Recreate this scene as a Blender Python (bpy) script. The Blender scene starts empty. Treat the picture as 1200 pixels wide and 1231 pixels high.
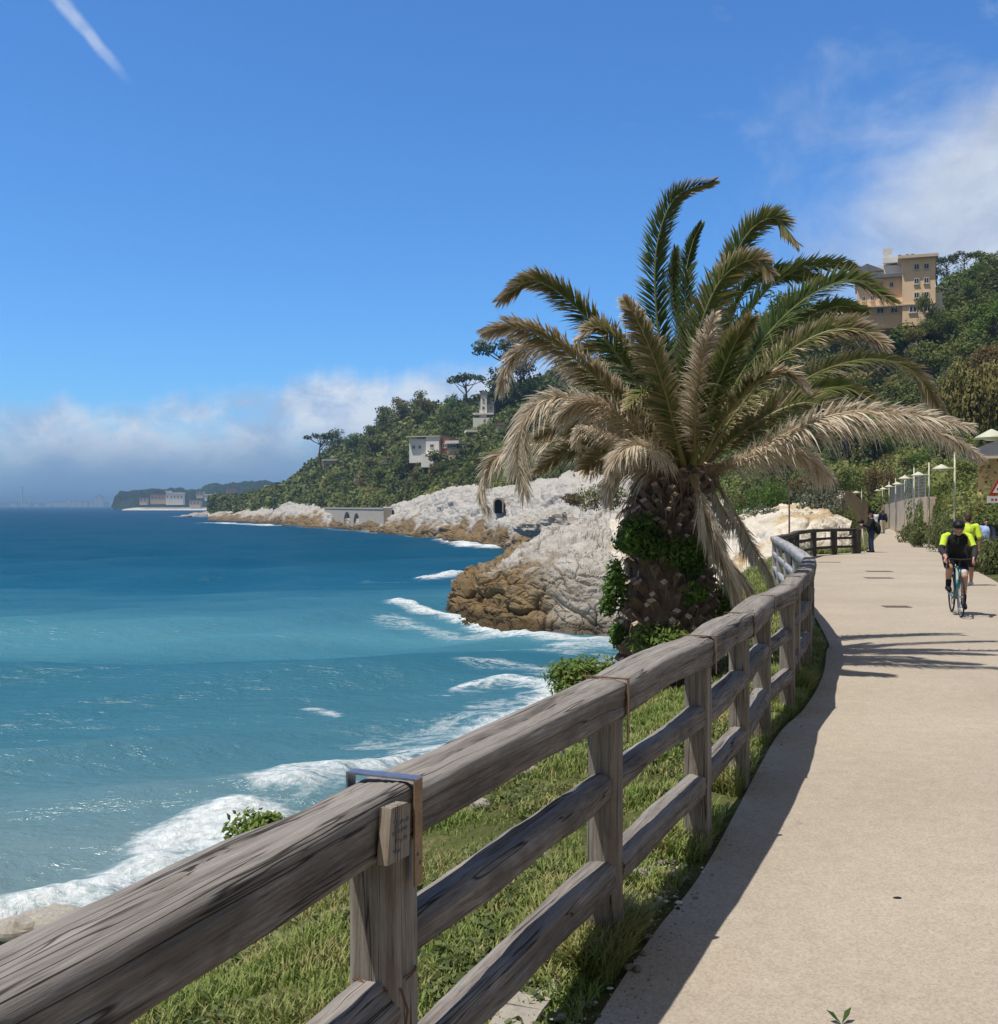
import bpy, bmesh, math, random
import numpy as np
from mathutils import Vector, Matrix
from mathutils.bvhtree import BVHTree
R = math.radians
SC = bpy.context.scene
COL = SC.collection
FL, CU, HV, CZ = 1300.0, 600.0, 608.0, 8.0      # focal (px of the 1200 px photo), centre column, horizon row, eye height above the sea

def sm(a, b, x):
    t = np.clip((np.asarray(x, float) - a) / (b - a), 0, 1)
    return t * t * (3 - 2 * t)
def gz(y):                                        # height of the path at a distance y
    return CZ - 1.85 - 0.2 * float(sm(15, 60, y))
def pz(u, v, z):
    d = (CZ - z) * FL / (v - HV)
    return Vector(((u - CU) / FL * d, d, z))
def pd(u, v, d):
    return Vector(((u - CU) / FL * d, d, CZ - (v - HV) / FL * d))
def pg(u, v):                                     # a point on the path
    d = 20.0
    for _ in range(30):
        d = (CZ - gz(d)) * FL / (v - HV)
    return Vector(((u - CU) / FL * d, d, gz(d)))

# ---------------------------------------------------------------- noise
def _h(i, j, k, s):
    n = (i * 374761393 + j * 668265263 + k * 2147483647 + s * 1274126177) & 0xFFFFFFFF
    n = ((n ^ (n >> 13)) * 1274126177) & 0xFFFFFFFF
    n = ((n ^ (n >> 16)) * 2246822519) & 0xFFFFFFFF
    return ((n ^ (n >> 15)) & 0xFFFFFF) / float(0xFFFFFF)
def vnoise(p, s=0):
    p = np.asarray(p, float)
    f = np.floor(p); t = p - f; t = t * t * (3 - 2 * t); f = f.astype(np.int64)
    i, j, k = f[..., 0], f[..., 1], f[..., 2]
    out = 0
    for a in (0, 1):
        for b in (0, 1):
            for c in (0, 1):
                w = (t[..., 0] if a else 1 - t[..., 0]) * (t[..., 1] if b else 1 - t[..., 1]) * (t[..., 2] if c else 1 - t[..., 2])
                out = out + w * _h(i + a, j + b, k + c, s)
    return out * 2 - 1
def fbm(p, o=4, s=0, g=0.5):
    p = np.asarray(p, float); a, out = 1.0, 0
    for k in range(o):
        out = out + a * vnoise(p * (2.03 ** k) + 17.3 * k, s + k); a *= g
    return out
def ridged(p, o=4, s=0):
    p = np.asarray(p, float); a, out = 1.0, 0
    for k in range(o):
        out = out + a * (1 - 2 * np.abs(vnoise(p * (2.1 ** k) + 9.1 * k, s + k))); a *= 0.5
    return out

def worley(p, s=0):
    p = np.asarray(p, float); f = np.floor(p).astype(np.int64); n = len(p)
    d1 = np.full(n, 9.0); d2 = np.full(n, 9.0); idv = np.zeros(n)
    for a in (-1, 0, 1):
        for b in (-1, 0, 1):
            for c in (-1, 0, 1):
                i, j, k = f[:, 0] + a, f[:, 1] + b, f[:, 2] + c
                q = np.stack([i + _h(i, j, k, s), j + _h(i, j, k, s + 11), k + _h(i, j, k, s + 23)], 1)
                d = np.linalg.norm(q - p, axis=1); h = _h(i, j, k, s + 37)
                m = d < d1; d2 = np.where(m, d1, np.minimum(d2, d)); idv = np.where(m, h, idv); d1 = np.where(m, d, d1)
    return d1, d2, idv

# ---------------------------------------------------------------- mesh building
def tag(o, label=None, cat=None, group=None, kind=None):
    if label: o['label'] = label
    if cat: o['category'] = cat
    if group: o['group'] = group
    if kind: o['kind'] = kind
    return o
def thing(name, label, cat, loc=(0, 0, 0), rz=0.0, group=None):
    o = bpy.data.objects.new(name, None); COL.objects.link(o)
    o.location = loc; o.rotation_euler = (0, 0, rz); o.empty_display_size = 0.1
    return tag(o, label, cat, group)
def copy_thing(o, loc=None, rz=None, scale=None, label=None):
    c = o.copy(); COL.objects.link(c)
    if loc is not None: c.location = loc
    if rz is not None: c.rotation_euler = (0, 0, rz)
    if scale is not None: c.scale = scale if hasattr(scale, '__len__') else (scale,) * 3
    if label: c['label'] = label
    for ch in list(o.children):
        d = ch.copy(); COL.objects.link(d); d.parent = c
        for g in list(ch.children):
            e = g.copy(); COL.objects.link(e); e.parent = d
    return c

class MB:
    def __init__(s): s.V, s.F, s.n, s.A = [], [], 0, []
    def add(s, V, F, m=0, a=0.0):
        V = np.asarray(V, float).reshape(-1, 3); s.V.append(V)
        F = np.asarray(F, np.int64)
        s.F.append((F + s.n, m)); s.n += len(V)
        s.A.append(np.full(len(V), a, float) if np.isscalar(a) else np.asarray(a, float))
        return s
    def box(s, c, d, rot=None, m=0, a=0.0, taper=1.0):
        x, y, z = [q / 2 for q in d]; t = taper
        V = np.array([(-x, -y, -z), (x, -y, -z), (x, y, -z), (-x, y, -z), (-x * t, -y * t, z), (x * t, -y * t, z), (x * t, y * t, z), (-x * t, y * t, z)])
        if rot is not None:
            V = V @ np.array(rot.to_3x3() if hasattr(rot, 'to_3x3') else rot).T
        return s.add(V + np.array(c), [(0, 3, 2, 1), (4, 5, 6, 7), (0, 1, 5, 4), (1, 2, 6, 5), (2, 3, 7, 6), (3, 0, 4, 7)], m, a)
    def tube(s, P, r, n=8, m=0, a=0.0, cap=True):
        P = np.asarray([tuple(p) for p in P], float); k = len(P)
        r = np.full(k, r) if np.isscalar(r) else np.asarray(r, float)
        T = np.gradient(P, axis=0); T /= np.linalg.norm(T, axis=1)[:, None] + 1e-12
        up = np.array((0, 0, 1.0)) if abs(T[0][2]) < 0.9 else np.array((1.0, 0, 0))
        N = np.cross(T[0], up); N /= np.linalg.norm(N)
        ang = np.linspace(0, 2 * np.pi, n, endpoint=False); V = []
        for i in range(k):
            N = N - T[i] * (N @ T[i]); N /= np.linalg.norm(N) + 1e-12; B = np.cross(T[i], N)
            V.append(P[i] + r[i] * (np.cos(ang)[:, None] * N + np.sin(ang)[:, None] * B))
        V = np.concatenate(V)
        F = [(i * n + j, i * n + (j + 1) % n, (i + 1) * n + (j + 1) % n, (i + 1) * n + j) for i in range(k - 1) for j in range(n)]
        av = a if np.isscalar(a) else np.repeat(np.asarray(a, float), n)
        b0 = s.n; s.add(V, F, m, av)
        if cap:
            for i, flip in ((0, True), (k - 1, False)):
                c = [(i * n + j) for j in range(n)]
                tri = [(c[0], c[j], c[j + 1]) if not flip else (c[0], c[j + 1], c[j]) for j in range(1, n - 1)]
                s.F.append((np.array(tri, np.int64) + b0, m))
        return s
    def ell(s, c, rad, m=0, a=0.0, n=12, k=8, rot=None):
        th = np.linspace(0, np.pi, k + 1)[1:-1]; ph = np.linspace(0, 2 * np.pi, n, endpoint=False)
        V = [(0, 0, 1)] + [(math.sin(t) * math.cos(p), math.sin(t) * math.sin(p), math.cos(t)) for t in th for p in ph] + [(0, 0, -1)]
        V = np.array(V) * np.array(rad)
        if rot is not None: V = V @ np.array(rot).T
        q = [(1 + i * n + j, 1 + (i + 1) * n + j, 1 + (i + 1) * n + (j + 1) % n, 1 + i * n + (j + 1) % n) for i in range(k - 2) for j in range(n)]
        b0 = s.n; s.add(V + np.array(c), q, m, a); L = len(V) - 1
        tri = [(0, 1 + j, 1 + (j + 1) % n) for j in range(n)] + [(L, 1 + (k - 2) * n + (j + 1) % n, 1 + (k - 2) * n + j) for j in range(n)]
        s.F.append((np.array(tri, np.int64) + b0, m)); return s
    def grid(s, G, m=0, a=0.0, flip=False):
        nv, nu = G.shape[:2]
        i, j = np.meshgrid(np.arange(nv - 1), np.arange(nu - 1), indexing='ij'); b = (i * nu + j).ravel()
        F = np.stack([b, b + 1, b + nu + 1, b + nu], 1)
        if flip: F = F[:, ::-1]
        return s.add(G.reshape(-1, 3), F, m, a if np.isscalar(a) else np.asarray(a).ravel())
    def prism(s, poly, depth, M=None, m=0, a=0.0):
        """outline in local x,z extruded along local +y by depth, then moved by matrix M"""
        bm = bmesh.new()
        f = bm.faces.new([bm.verts.new((x, 0, z)) for x, z in poly])
        r = bmesh.ops.extrude_face_region(bm, geom=[f])
        for v in r['geom']:
            if isinstance(v, bmesh.types.BMVert): v.co.y += depth
        bmesh.ops.recalc_face_normals(bm, faces=bm.faces)
        bmesh.ops.triangulate(bm, faces=bm.faces); bm.verts.index_update()
        V = np.array([(M @ v.co if M else v.co)[:] for v in bm.verts]); F = [[v.index for v in f.verts] for f in bm.faces]
        bm.free(); return s.add(V, F, m, a)
    def build(s, name, mats, parent=None, smooth=False, attr=True, world=False, loc=None):
        me = bpy.data.meshes.new(name)
        V = np.concatenate(s.V)
        if world and parent is not None: V = V - np.array(parent.location)
        if loc is not None: V = V - np.array(loc)
        lv, lt, mi = [], [], []
        for Fa, m in s.F:
            lv.append(Fa.ravel()); lt.append(np.full(len(Fa), Fa.shape[1])); mi.append(np.full(len(Fa), m))
        lv = np.concatenate(lv); lt = np.concatenate(lt); mi = np.concatenate(mi)
        me.vertices.add(len(V)); me.vertices.foreach_set('co', V.astype(np.float32).ravel())
        me.loops.add(len(lv)); me.loops.foreach_set('vertex_index', lv.astype(np.int32))
        me.polygons.add(len(lt)); me.polygons.foreach_set('loop_start', (np.cumsum(lt) - lt).astype(np.int32))
        me.polygons.foreach_set('material_index', mi.astype(np.int32))
        me.polygons.foreach_set('use_smooth', np.full(len(lt), smooth))
        for mt in (mats if isinstance(mats, (list, tuple)) else [mats]): me.materials.append(mt)
        if attr:
            at = me.attributes.new('a', 'FLOAT', 'POINT'); at.data.foreach_set('value', np.concatenate(s.A).astype(np.float32))
        me.update(calc_edges=True); me.validate()
        o = bpy.data.objects.new(name, me); COL.objects.link(o)
        if parent is not None: o.parent = parent
        if loc is not None: o.location = loc
        return o

def catmull(P, n):
    P = np.asarray([tuple(p) for p in P], float); k = len(P)
    E = np.concatenate([[2 * P[0] - P[1]], P, [2 * P[-1] - P[-2]]])
    t = np.linspace(0, k - 1, n); i = np.clip(np.floor(t).astype(int), 0, k - 2); f = (t - i)[:, None]
    a, b, c, d = E[i], E[i + 1], E[i + 2], E[i + 3]
    return 0.5 * (2 * b + (c - a) * f + (2 * a - 5 * b + 4 * c - d) * f ** 2 + (3 * b - a - 3 * c + d) * f ** 3)
def patch(rows, nu, nv):
    A = np.stack([catmull(r, nu) for r in rows])            # rows x nu x 3
    return np.stack([catmull(A[:, j], nv) for j in range(nu)], 1)
def gnormals(G):
    a = np.gradient(G, axis=1); b = np.gradient(G, axis=0)
    n = np.cross(a, b); n /= np.linalg.norm(n, axis=2)[..., None] + 1e-9
    n[n[..., 2] < -0.2] *= -1
    return n

# ---------------------------------------------------------------- materials
def lin(c):
    return tuple(((x / 255) / 12.92 if x / 255 <= 0.04045 else ((x / 255 + 0.055) / 1.055) ** 2.4) for x in c[:3]) + (1,)
class NT:
    def __init__(s, name):
        s.m = bpy.data.materials.new(name); s.m.use_nodes = True; s.t = s.m.node_tree
        s.t.nodes.clear(); s.out = s.n('ShaderNodeOutputMaterial')
    def n(s, typ, **kw):
        x = s.t.nodes.new(typ)
        for k, v in kw.items():
            if k in x.inputs: 
                if hasattr(v, 'is_output'): s.t.links.new(v, x.inputs[k])
                else: x.inputs[k].default_value = v
            else: setattr(x, k, v)
        return x
    def l(s, a, b): s.t.links.new(a, b)
    def coord(s, kind='Object', scale=(1, 1, 1), rot=(0, 0, 0)):
        if kind == 'World': o = s.n('ShaderNodeNewGeometry').outputs['Position']
        else: o = s.n('ShaderNodeTexCoord').outputs[kind]
        mp = s.n('ShaderNodeMapping'); s.l(o, mp.inputs['Vector']); mp.inputs['Scale'].default_value = scale; mp.inputs['Rotation'].default_value = rot
        return mp.outputs['Vector']
    def noise(s, vec, scale, detail=4, rough=0.55, dist=0.0):
        x = s.n('ShaderNodeTexNoise'); s.l(vec, x.inputs['Vector'])
        x.inputs['Scale'].default_value = scale; x.inputs['Detail'].default_value = detail
        x.inputs['Roughness'].default_value = rough; x.inputs['Distortion'].default_value = dist
        return x.outputs['Fac']
    def ramp(s, fac, stops, interp='LINEAR'):
        x = s.n('ShaderNodeValToRGB'); s.l(fac, x.inputs['Fac']); cr = x.color_ramp; cr.interpolation = interp
        while len(cr.elements) < len(stops): cr.elements.new(0.5)
        for e, (p, c) in zip(cr.elements, stops):
            e.position = p; e.color = c if hasattr(c, '__len__') else (c, c, c, 1)
        return x.outputs['Color']
    def mix(s, fac, a, b, mode='MIX'):
        x = s.n('ShaderNodeMix'); x.data_type = 'RGBA'; x.blend_type = mode
        for i, v in ((0, fac), (6, a), (7, b)):
            if hasattr(v, 'is_output'): s.l(v, x.inputs[i])
            else: x.inputs[i].default_value = v
        return x.outputs[2]
    def math(s, op, a, b=0.0, c=None, clamp=False):
        x = s.n('ShaderNodeMath'); x.operation = op; x.use_clamp = clamp
        for i, v in enumerate((a, b) if c is None else (a, b, c)):
            if hasattr(v, 'is_output'): s.l(v, x.inputs[i])
            else: x.inputs[i].default_value = v
        return x.outputs[0]
    def mapr(s, v, a, b, c=0.0, d=1.0, smooth=True):
        x = s.n('ShaderNodeMapRange'); x.interpolation_type = 'SMOOTHSTEP' if smooth else 'LINEAR'
        s.l(v, x.inputs[0])
        for i, q in enumerate((a, b, c, d)): x.inputs[i + 1].default_value = q
        return x.outputs[0]
    def attr(s, name='a'): return s.n('ShaderNodeAttribute', attribute_name=name).outputs['Fac']
    def bump(s, h, strength=0.3, dist=0.02, normal=None):
        x = s.n('ShaderNodeBump'); s.l(h, x.inputs['Height']); x.inputs['Strength'].default_value = strength; x.inputs['Distance'].default_value = dist
        if normal is not None: s.l(normal, x.inputs['Normal'])
        return x.outputs['Normal']
    def bsdf(s, col, rough=0.8, normal=None, metal=0.0, spec=0.3, out=True):
        x = s.n('ShaderNodeBsdfPrincipled')
        for k, v in (('Base Color', col), ('Roughness', rough), ('Metallic', metal), ('Specular IOR Level', spec)):
            if hasattr(v, 'is_output'): s.l(v, x.inputs[k])
            else: x.inputs[k].default_value = v
        if normal is not None: s.l(normal, x.inputs['Normal'])
        if out: s.l(x.outputs[0], s.out.inputs[0])
        return x.outputs[0]
def simple(name, c1, c2=None, scale=8.0, rough=0.7, bump=0.15, metal=0.0, spec=0.3, coords='Object', dist=0.01, detail=5):
    t = NT(name); c2 = c2 or tuple(q * 0.75 for q in c1[:3]) + (1,)
    v = t.coord(coords); n = t.noise(v, scale, detail); n2 = t.noise(v, scale * 6, 3)
    col = t.ramp(t.math('MULTIPLY_ADD', n2, 0.35, t.math('MULTIPLY', n, 0.65)), [(0.3, c2), (0.7, c1)])
    t.bsdf(col, rough, t.bump(n2, bump, dist) if bump else None, metal, spec); return t.m
def leafmat(name, stops, trans=0.25, rough=0.55, nscale=0.6):
    t = NT(name); a = t.attr('a'); n = t.noise(t.coord('World'), nscale, 2)
    f = t.math('ADD', t.math('MULTIPLY', a, 0.75), t.math('MULTIPLY', t.math('SUBTRACT', n, 0.38), 0.9), clamp=True)
    col = t.ramp(f, stops)
    b = t.bsdf(col, rough, spec=0.12, out=False)
    tr = t.n('ShaderNodeBsdfTranslucent'); t.l(col, tr.inputs[0])
    mx = t.n('ShaderNodeMixShader'); mx.inputs[0].default_value = trans; t.l(b, mx.inputs[1]); t.l(tr.outputs[0], mx.inputs[2])
    t.l(mx.outputs[0], t.out.inputs[0]); return t.m
SKYSTR = 0.108
EXPO = 0.0
SKYTINT = (0.58, 1.05, 1.55, 1)
HAZECOL = (.30, .52, .80, 1)
CLOUD_L = (6.3, 6.9, 7.8, 1); CLOUD_D = (3.9, 4.6, 6.0, 1); CLOUD_B = (2.1, 3.3, 5.3, 1)
HAZE = 2.2e-4
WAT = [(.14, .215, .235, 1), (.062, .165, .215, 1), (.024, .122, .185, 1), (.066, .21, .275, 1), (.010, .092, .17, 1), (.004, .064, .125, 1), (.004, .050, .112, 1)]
# ---------------------------------------------------------------- camera, sun, sky
cam = bpy.data.cameras.new('camera'); camo = bpy.data.objects.new('camera', cam); COL.objects.link(camo)
camo.location = (0, 0, CZ); camo.rotation_euler = (R(90), 0, 0)
cam.sensor_fit = 'HORIZONTAL'; cam.sensor_width = 36; cam.lens = 36 * FL / 1200; cam.shift_y = -(615.5 - HV) / 1200
cam.clip_start = 0.1; cam.clip_end = 40000; SC.camera = camo
SUN = Vector((-0.36, -0.17, 1.0)).normalized()
sl = bpy.data.lights.new('sun', 'SUN'); so = bpy.data.objects.new('sun', sl); COL.objects.link(so)
sl.energy = 4.8; sl.angle = R(0.53); sl.color = (1.0, 0.95, 0.87)
so.rotation_euler = SUN.to_track_quat('Z', 'Y').to_euler(); so.location = (0, 0, 60)
w = bpy.data.worlds.new('World'); SC.world = w; w.use_nodes = True
wt = NT.__new__(NT); wt.t = w.node_tree; wt.t.nodes.clear(); wt.out = wt.n('ShaderNodeOutputWorld')
sky = wt.n('ShaderNodeTexSky'); sky.sky_type = 'NISHITA'; sky.sun_disc = False
sky.sun_elevation = math.asin(SUN.z); sky.sun_rotation = math.atan2(SUN.x, SUN.y); sky.altitude = 10
sky.air_density = 1.0; sky.dust_density = 0.4; sky.ozone_density = 3.0
skyc = wt.mix(1.0, sky.outputs[0], SKYTINT, 'MULTIPLY')
dv = wt.n('ShaderNodeTexCoord').outputs['Generated']
sp = wt.n('ShaderNodeSeparateXYZ'); wt.l(dv, sp.inputs[0])
yy = wt.math('MAXIMUM', wt.math('ABSOLUTE', sp.outputs[1]), 0.02)
X = wt.math('DIVIDE', sp.outputs[0], yy); Z = wt.math('DIVIDE', sp.outputs[2], yy)   # bearing and height of a sky direction
cv = wt.n('ShaderNodeCombineXYZ'); wt.l(X, cv.inputs[0]); wt.l(Z, cv.inputs[1])
def wn(sx, sz, scale, detail, off=0.0, dist=0.3):
    mp = wt.n('ShaderNodeMapping'); wt.l(cv.outputs[0], mp.inputs[0]); mp.inputs['Scale'].default_value = (sx, sz, 1); mp.inputs['Location'].default_value = (off, off * 1.7, off)
    return wt.noise(mp.outputs[0], scale, detail, 0.6, dist)
# low cumulus bank over the far coast
top = wt.math('ADD', 0.086, wt.math('MULTIPLY', wt.math('SUBTRACT', wn(1, 0.01, 11.0, 6, 3.1), 0.5), 0.07))
top = wt.math('ADD', top, wt.math('MULTIPLY', wt.mapr(X, -0.48, 0.0, 0, 1, False), 0.046))
body = wt.mapr(wt.math('SUBTRACT', top, Z), -0.008, 0.02)
low = wt.mapr(Z, 0.0, 0.05, 1.25, 1.0)
puff = wt.mapr(wn(1, 1.7, 13.0, 7, 1.3), 0.30, 0.54)
xm = wt.math('MULTIPLY', wt.mapr(X, -0.62, -0.40), wt.mapr(X, 0.06, 0.28, 1.0, 0.0))
pf = wt.mix(wt.mapr(Z, 0.035, 0.075), (.92, .92, .92, 1), wt.math('MULTIPLY_ADD', puff, 0.62, 0.36)); bank = wt.math('MULTIPLY', body, wt.math('MULTIPLY', pf, xm))
# big soft cloud on the right
dx = wt.math('DIVIDE', wt.math('SUBTRACT', X, 0.50), 0.25); dz = wt.math('DIVIDE', wt.math('SUBTRACT', Z, 0.275), 0.125)
rad = wt.math('SQRT', wt.math('ADD', wt.math('MULTIPLY', dx, dx), wt.math('MULTIPLY', dz, dz)))
cl2 = wt.mapr(wt.math('ADD', wt.math('SUBTRACT', 1.0, rad), wt.math('MULTIPLY', wt.math('SUBTRACT', wn(1, 1.3, 6.0, 7, 5.7), 0.5), 1.75)), -0.34, 0.60)
# wisps
wis = wt.math('MULTIPLY', wt.mapr(wn(1, 1.6, 9.0, 6, 8.4), 0.6, 0.8), 0.35)
wis = wt.math('MULTIPLY', wis, wt.mapr(X, 0.05, 0.35))
# vapour trail, high on the left
def seg(ax, az, bx, bz, wa, wb):
    L = math.hypot(bx - ax, bz - az); ux, uz = (bx - ax) / L, (bz - az) / L
    px_ = wt.math('SUBTRACT', X, ax); pz_ = wt.math('SUBTRACT', Z, az)
    t = wt.math('DIVIDE', wt.math('ADD', wt.math('MULTIPLY', px_, ux), wt.math('MULTIPLY', pz_, uz)), L)
    q = wt.math('ABSOLUTE', wt.math('ADD', wt.math('SUBTRACT', wt.math('MULTIPLY', px_, uz), wt.math('MULTIPLY', pz_, ux)), wt.math('MULTIPLY', wt.math('SUBTRACT', wn(1, 1, 40, 3, 2.2), 0.5), 0.006)))
    wd = wt.mapr(t, 0.0, 1.0, wa, wb, False)
    return wt.math('MULTIPLY', wt.mapr(wt.math('DIVIDE', q, wd), 0.2, 1.0, 1.0, 0.0), wt.mapr(t, 0.55, 1.02, 1.0, 0.0))
trail = wt.math('MULTIPLY', seg(-0.425, 0.49, -0.338, 0.387, 0.011, 0.006), 0.5)
ambient_veil = wt.math('MULTIPLY', wt.math('MAXIMUM', wt.mapr(sp.outputs[1], .05, -.35), wt.mapr(sp.outputs[2], .60, .85)), wt.mapr(wt.noise(dv, 2.2, 5, .6, .4), .2, .5, .6, .95))   # unseen grey cloud overhead and behind, added to set the ambient light
front = wt.mapr(sp.outputs[1], 0.0, 0.05)
m1 = wt.math('MULTIPLY', wt.math('MAXIMUM', bank, trail), front, clamp=True)
m2 = wt.math('MULTIPLY', wt.math('MAXIMUM', wt.math('MULTIPLY', cl2, 0.9), wis), front, clamp=True)
shade2 = wt.ramp(wn(1, 1.5, 7.0, 7, 5.2), [(0.35, CLOUD_D), (0.62, CLOUD_L)])
shade1 = wt.mix(wt.mapr(wt.math('ADD', Z, wt.math('MULTIPLY', wt.math('SUBTRACT', wn(1, 1.7, 10.0, 5, 6.1), .5), .05)), 0.025, 0.085), CLOUD_B, wt.ramp(wn(1, 1.7, 15.0, 6, 1.1), [(0.36, (3.6, 5.0, 7.3, 1)), (0.56, (6.4, 7.2, 8.3, 1))]))
c = wt.mix(m2, wt.mix(m1, skyc, shade1), shade2); c = wt.mix(ambient_veil, c, (2.35, 2.3, 2.3, 1))
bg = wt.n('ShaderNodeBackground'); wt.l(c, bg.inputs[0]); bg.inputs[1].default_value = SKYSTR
wt.l(bg.outputs[0], wt.out.inputs[0])
SC.view_settings.view_transform = 'Standard'; SC.view_settings.look = 'None'; SC.view_settings.exposure = EXPO; SC.view_settings.gamma = 1
SC.cycles.max_bounces = 6; SC.cycles.diffuse_bounces = 3; SC.cycles.glossy_bounces = 2; SC.cycles.transmission_bounces = 3
SC.cycles.transparent_max_bounces = 6; SC.cycles.volume_bounces = 0
SC.cycles.use_denoising = True
# ---------------------------------------------------------------- fence line, path edge, bank edge (plan view, metres)
FP = [(-.97, 1.15), (-.30, 2.82), (.44, 4.48), (1.09, 5.92), (1.60, 7.2), (2.10, 8.63), (2.60, 9.75), (3.0, 11.0), (3.55, 12.5), (4.22, 14.7)]
BAY = [(4.30, 15.0), (5.0, 18.2), (5.65, 21.2), (6.3, 24.3), (6.88, 27.0), (9.0, 33.4), (10.5, 38.2), (12.45, 42.8), (13.75, 44.4), (15.0, 45.4)]
PL = [(-3.6, -6), (-2.2, -2), (-.72, 1.0), (-.12, 2.6), (.34, 3.86), (.68, 4.7), (1.10, 5.65), (2.2, 8.6), (2.8, 9.9), (3.5, 11.7), (4.15, 13.7), (4.55, 15.0), (5.9, 20.8), (7.2, 27.0), (10.0, 37.9), (11.9, 42.9), (14.9, 46.0), (17.3, 50.5), (22.2, 64), (29, 82), (35, 97), (44, 116)]
PR = [(1.5, -6), (2.6, -2), (3.6, 1.0), (4.2, 2.6), (4.7, 3.86), (5.0, 4.7), (5.4, 5.65), (6.6, 8.6), (7.1, 9.9), (7.8, 11.7), (8.4, 13.7), (8.8, 15.0), (10.2, 20.8), (12.4, 27.0), (16.0, 37.6), (17.7, 42.3), (18.7, 45.0), (20.4, 50), (25.2, 64), (31.0, 82), (37, 97), (46, 116)]
KE = [(-7.6, -6), (-6.1, -2), (-4.6, 1.6), (-3.7, 3.6), (-3.15, 5.0), (-2.75, 5.9), (-2.3, 6.9), (-.95, 10.0), (-.25, 11.6), (.55, 13.5), (1.15, 15.0), (1.6, 16.3), (3.0, 21.0), (5.0, 28.0), (8.2, 38.2), (10.0, 43.0), (13, 47), (16, 52), (20.5, 66), (27, 84), (33, 100), (42, 119)]
SH = [(-17, -6), (-15.5, -1), (-14, 4), (-13, 7.5), (-12.2, 10), (-11.6, 12), (-11, 14), (-8.5, 19.6), (-6.2, 24), (-3.4, 28), (-1.0, 32), (1.2, 36), (5.0, 44), (8.5, 53), (12, 63), (17, 70), (22, 72), (28, 76), (33, 80), (40, 96), (47, 110), (56, 128)]
def lerp2(A, B, t): return [(a[0] + (b[0] - a[0]) * t, a[1] + (b[1] - a[1]) * t) for a, b in zip(A, B)]
def pts(L, z): return [Vector((x, y, z(y) if callable(z) else z)) for x, y in L]

# the path: one sheet
rows = [pts(lerp2(PL, PR, t), lambda y: gz(y)) for t in (0, .33, .67, 1)]
G = patch(rows, 260, 14)
mt = NT('resin_gravel'); wv = mt.coord('World')
n1 = mt.noise(wv, 0.5, 4); n2 = mt.noise(wv, 140, 2); n3 = mt.noise(wv, 7, 5); n4 = mt.noise(wv, 420, 2)
vo = mt.n('ShaderNodeTexVoronoi', feature='F1'); mt.l(wv, vo.inputs['Vector']); vo.inputs['Scale'].default_value = 95
grain = mt.math('MULTIPLY_ADD', vo.outputs['Color'], 0.45, mt.math('MULTIPLY', n2, 0.55))
base = mt.ramp(grain, [(0.18, (0.325, 0.275, 0.215, 1)), (0.5, (0.44, 0.382, 0.308, 1)), (0.85, (0.53, 0.47, 0.39, 1))])
base = mt.mix(1.0, base, mt.ramp(mt.math('MULTIPLY_ADD', n1, 0.6, mt.math('MULTIPLY', n3, 0.4)), [(0.3, (0.80, 0.78, 0.76, 1)), (0.66, (1.0, 0.99, 0.97, 1))]), 'MULTIPLY')
spot = mt.mapr(mt.noise(wv, 2.6, 3, .5), .70, .78, 1.0, .80); base = mt.mix(1.0, base, mt.ramp(spot, [(0, (0, 0, 0, 1)), (1, (1, 1, 1, 1))]), 'MULTIPLY')
mt.bsdf(base, 0.92, mt.bump(mt.math('ADD', n2, n4), 0.5, 0.004), spec=0.15)
pb = MB().grid(G); path = tag(pb.build('path', mt.m, smooth=True), kind='structure')
PATHG = G

# the ground: grassy bank, cliff edge, beach and sea bed on the left, verge on the right
def off(L, d):                                   # push a line sideways (to the left of travel)
    A = np.array(L); T = np.gradient(A, axis=0); T /= np.linalg.norm(T, axis=1)[:, None]
    return [(x - t[1] * d, y + t[0] * d) for (x, y), t in zip(A, T)]
pin = off(PL, -0.35)
rows = [pts(pin, lambda y: gz(y) - .03), pts(off(PL, 0.04), lambda y: gz(y) - .02), pts(lerp2(PL, KE, .22), lambda y: gz(y) - .03),
        pts(lerp2(PL, KE, .6), lambda y: gz(y) - .38), pts(KE, lambda y: gz(y) - .95), pts(off(KE, .9), lambda y: gz(y) - 1.9),
        pts(off(KE, 2.2), lambda y: gz(y) - 3.6), pts(lerp2(off(KE, 2.2), SH, .35), lambda y: 1.1), pts(SH, -.05), pts(off(SH, 7), -1.6), pts(off(SH, 20), -4.0)]
G = patch(rows, 420, 150)
nn = gnormals(G); P = G.reshape(-1, 3)
tpar = np.linspace(0, len(rows) - 1, 150)[:, None] * np.ones((1, 420))
amp = sm(1.1, 2.2, tpar) * .05 + sm(4.0, 5.5, tpar) * .35
dn = (fbm(P * 0.9, 4, 3).reshape(tpar.shape)) * amp
G = G + nn * dn[..., None]
BANKG = G
sand = sm(3.55, 4.15, tpar + 0.25 * fbm(P * .8, 3, 9).reshape(tpar.shape))
mt = NT('bank_soil'); wv = mt.coord('World')
n1 = mt.noise(wv, 1.6, 5); n2 = mt.noise(wv, 28, 4); n3 = mt.noise(wv, 7, 4)
soil = mt.ramp(mt.math('MULTIPLY_ADD', n1, .6, mt.math('MULTIPLY', n2, .4)), [(0.3, (0.035, 0.042, 0.014, 1)), (0.52, (0.085, 0.095, 0.032, 1)), (0.72, (0.22, 0.17, 0.09, 1))])
peb = mt.ramp(mt.math('MULTIPLY_ADD', n3, .5, mt.math('MULTIPLY', n2, .5)), [(0.3, (0.20, 0.165, 0.12, 1)), (0.55, (0.40, 0.34, 0.26, 1)), (0.75, (0.55, 0.50, 0.42, 1))])
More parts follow.
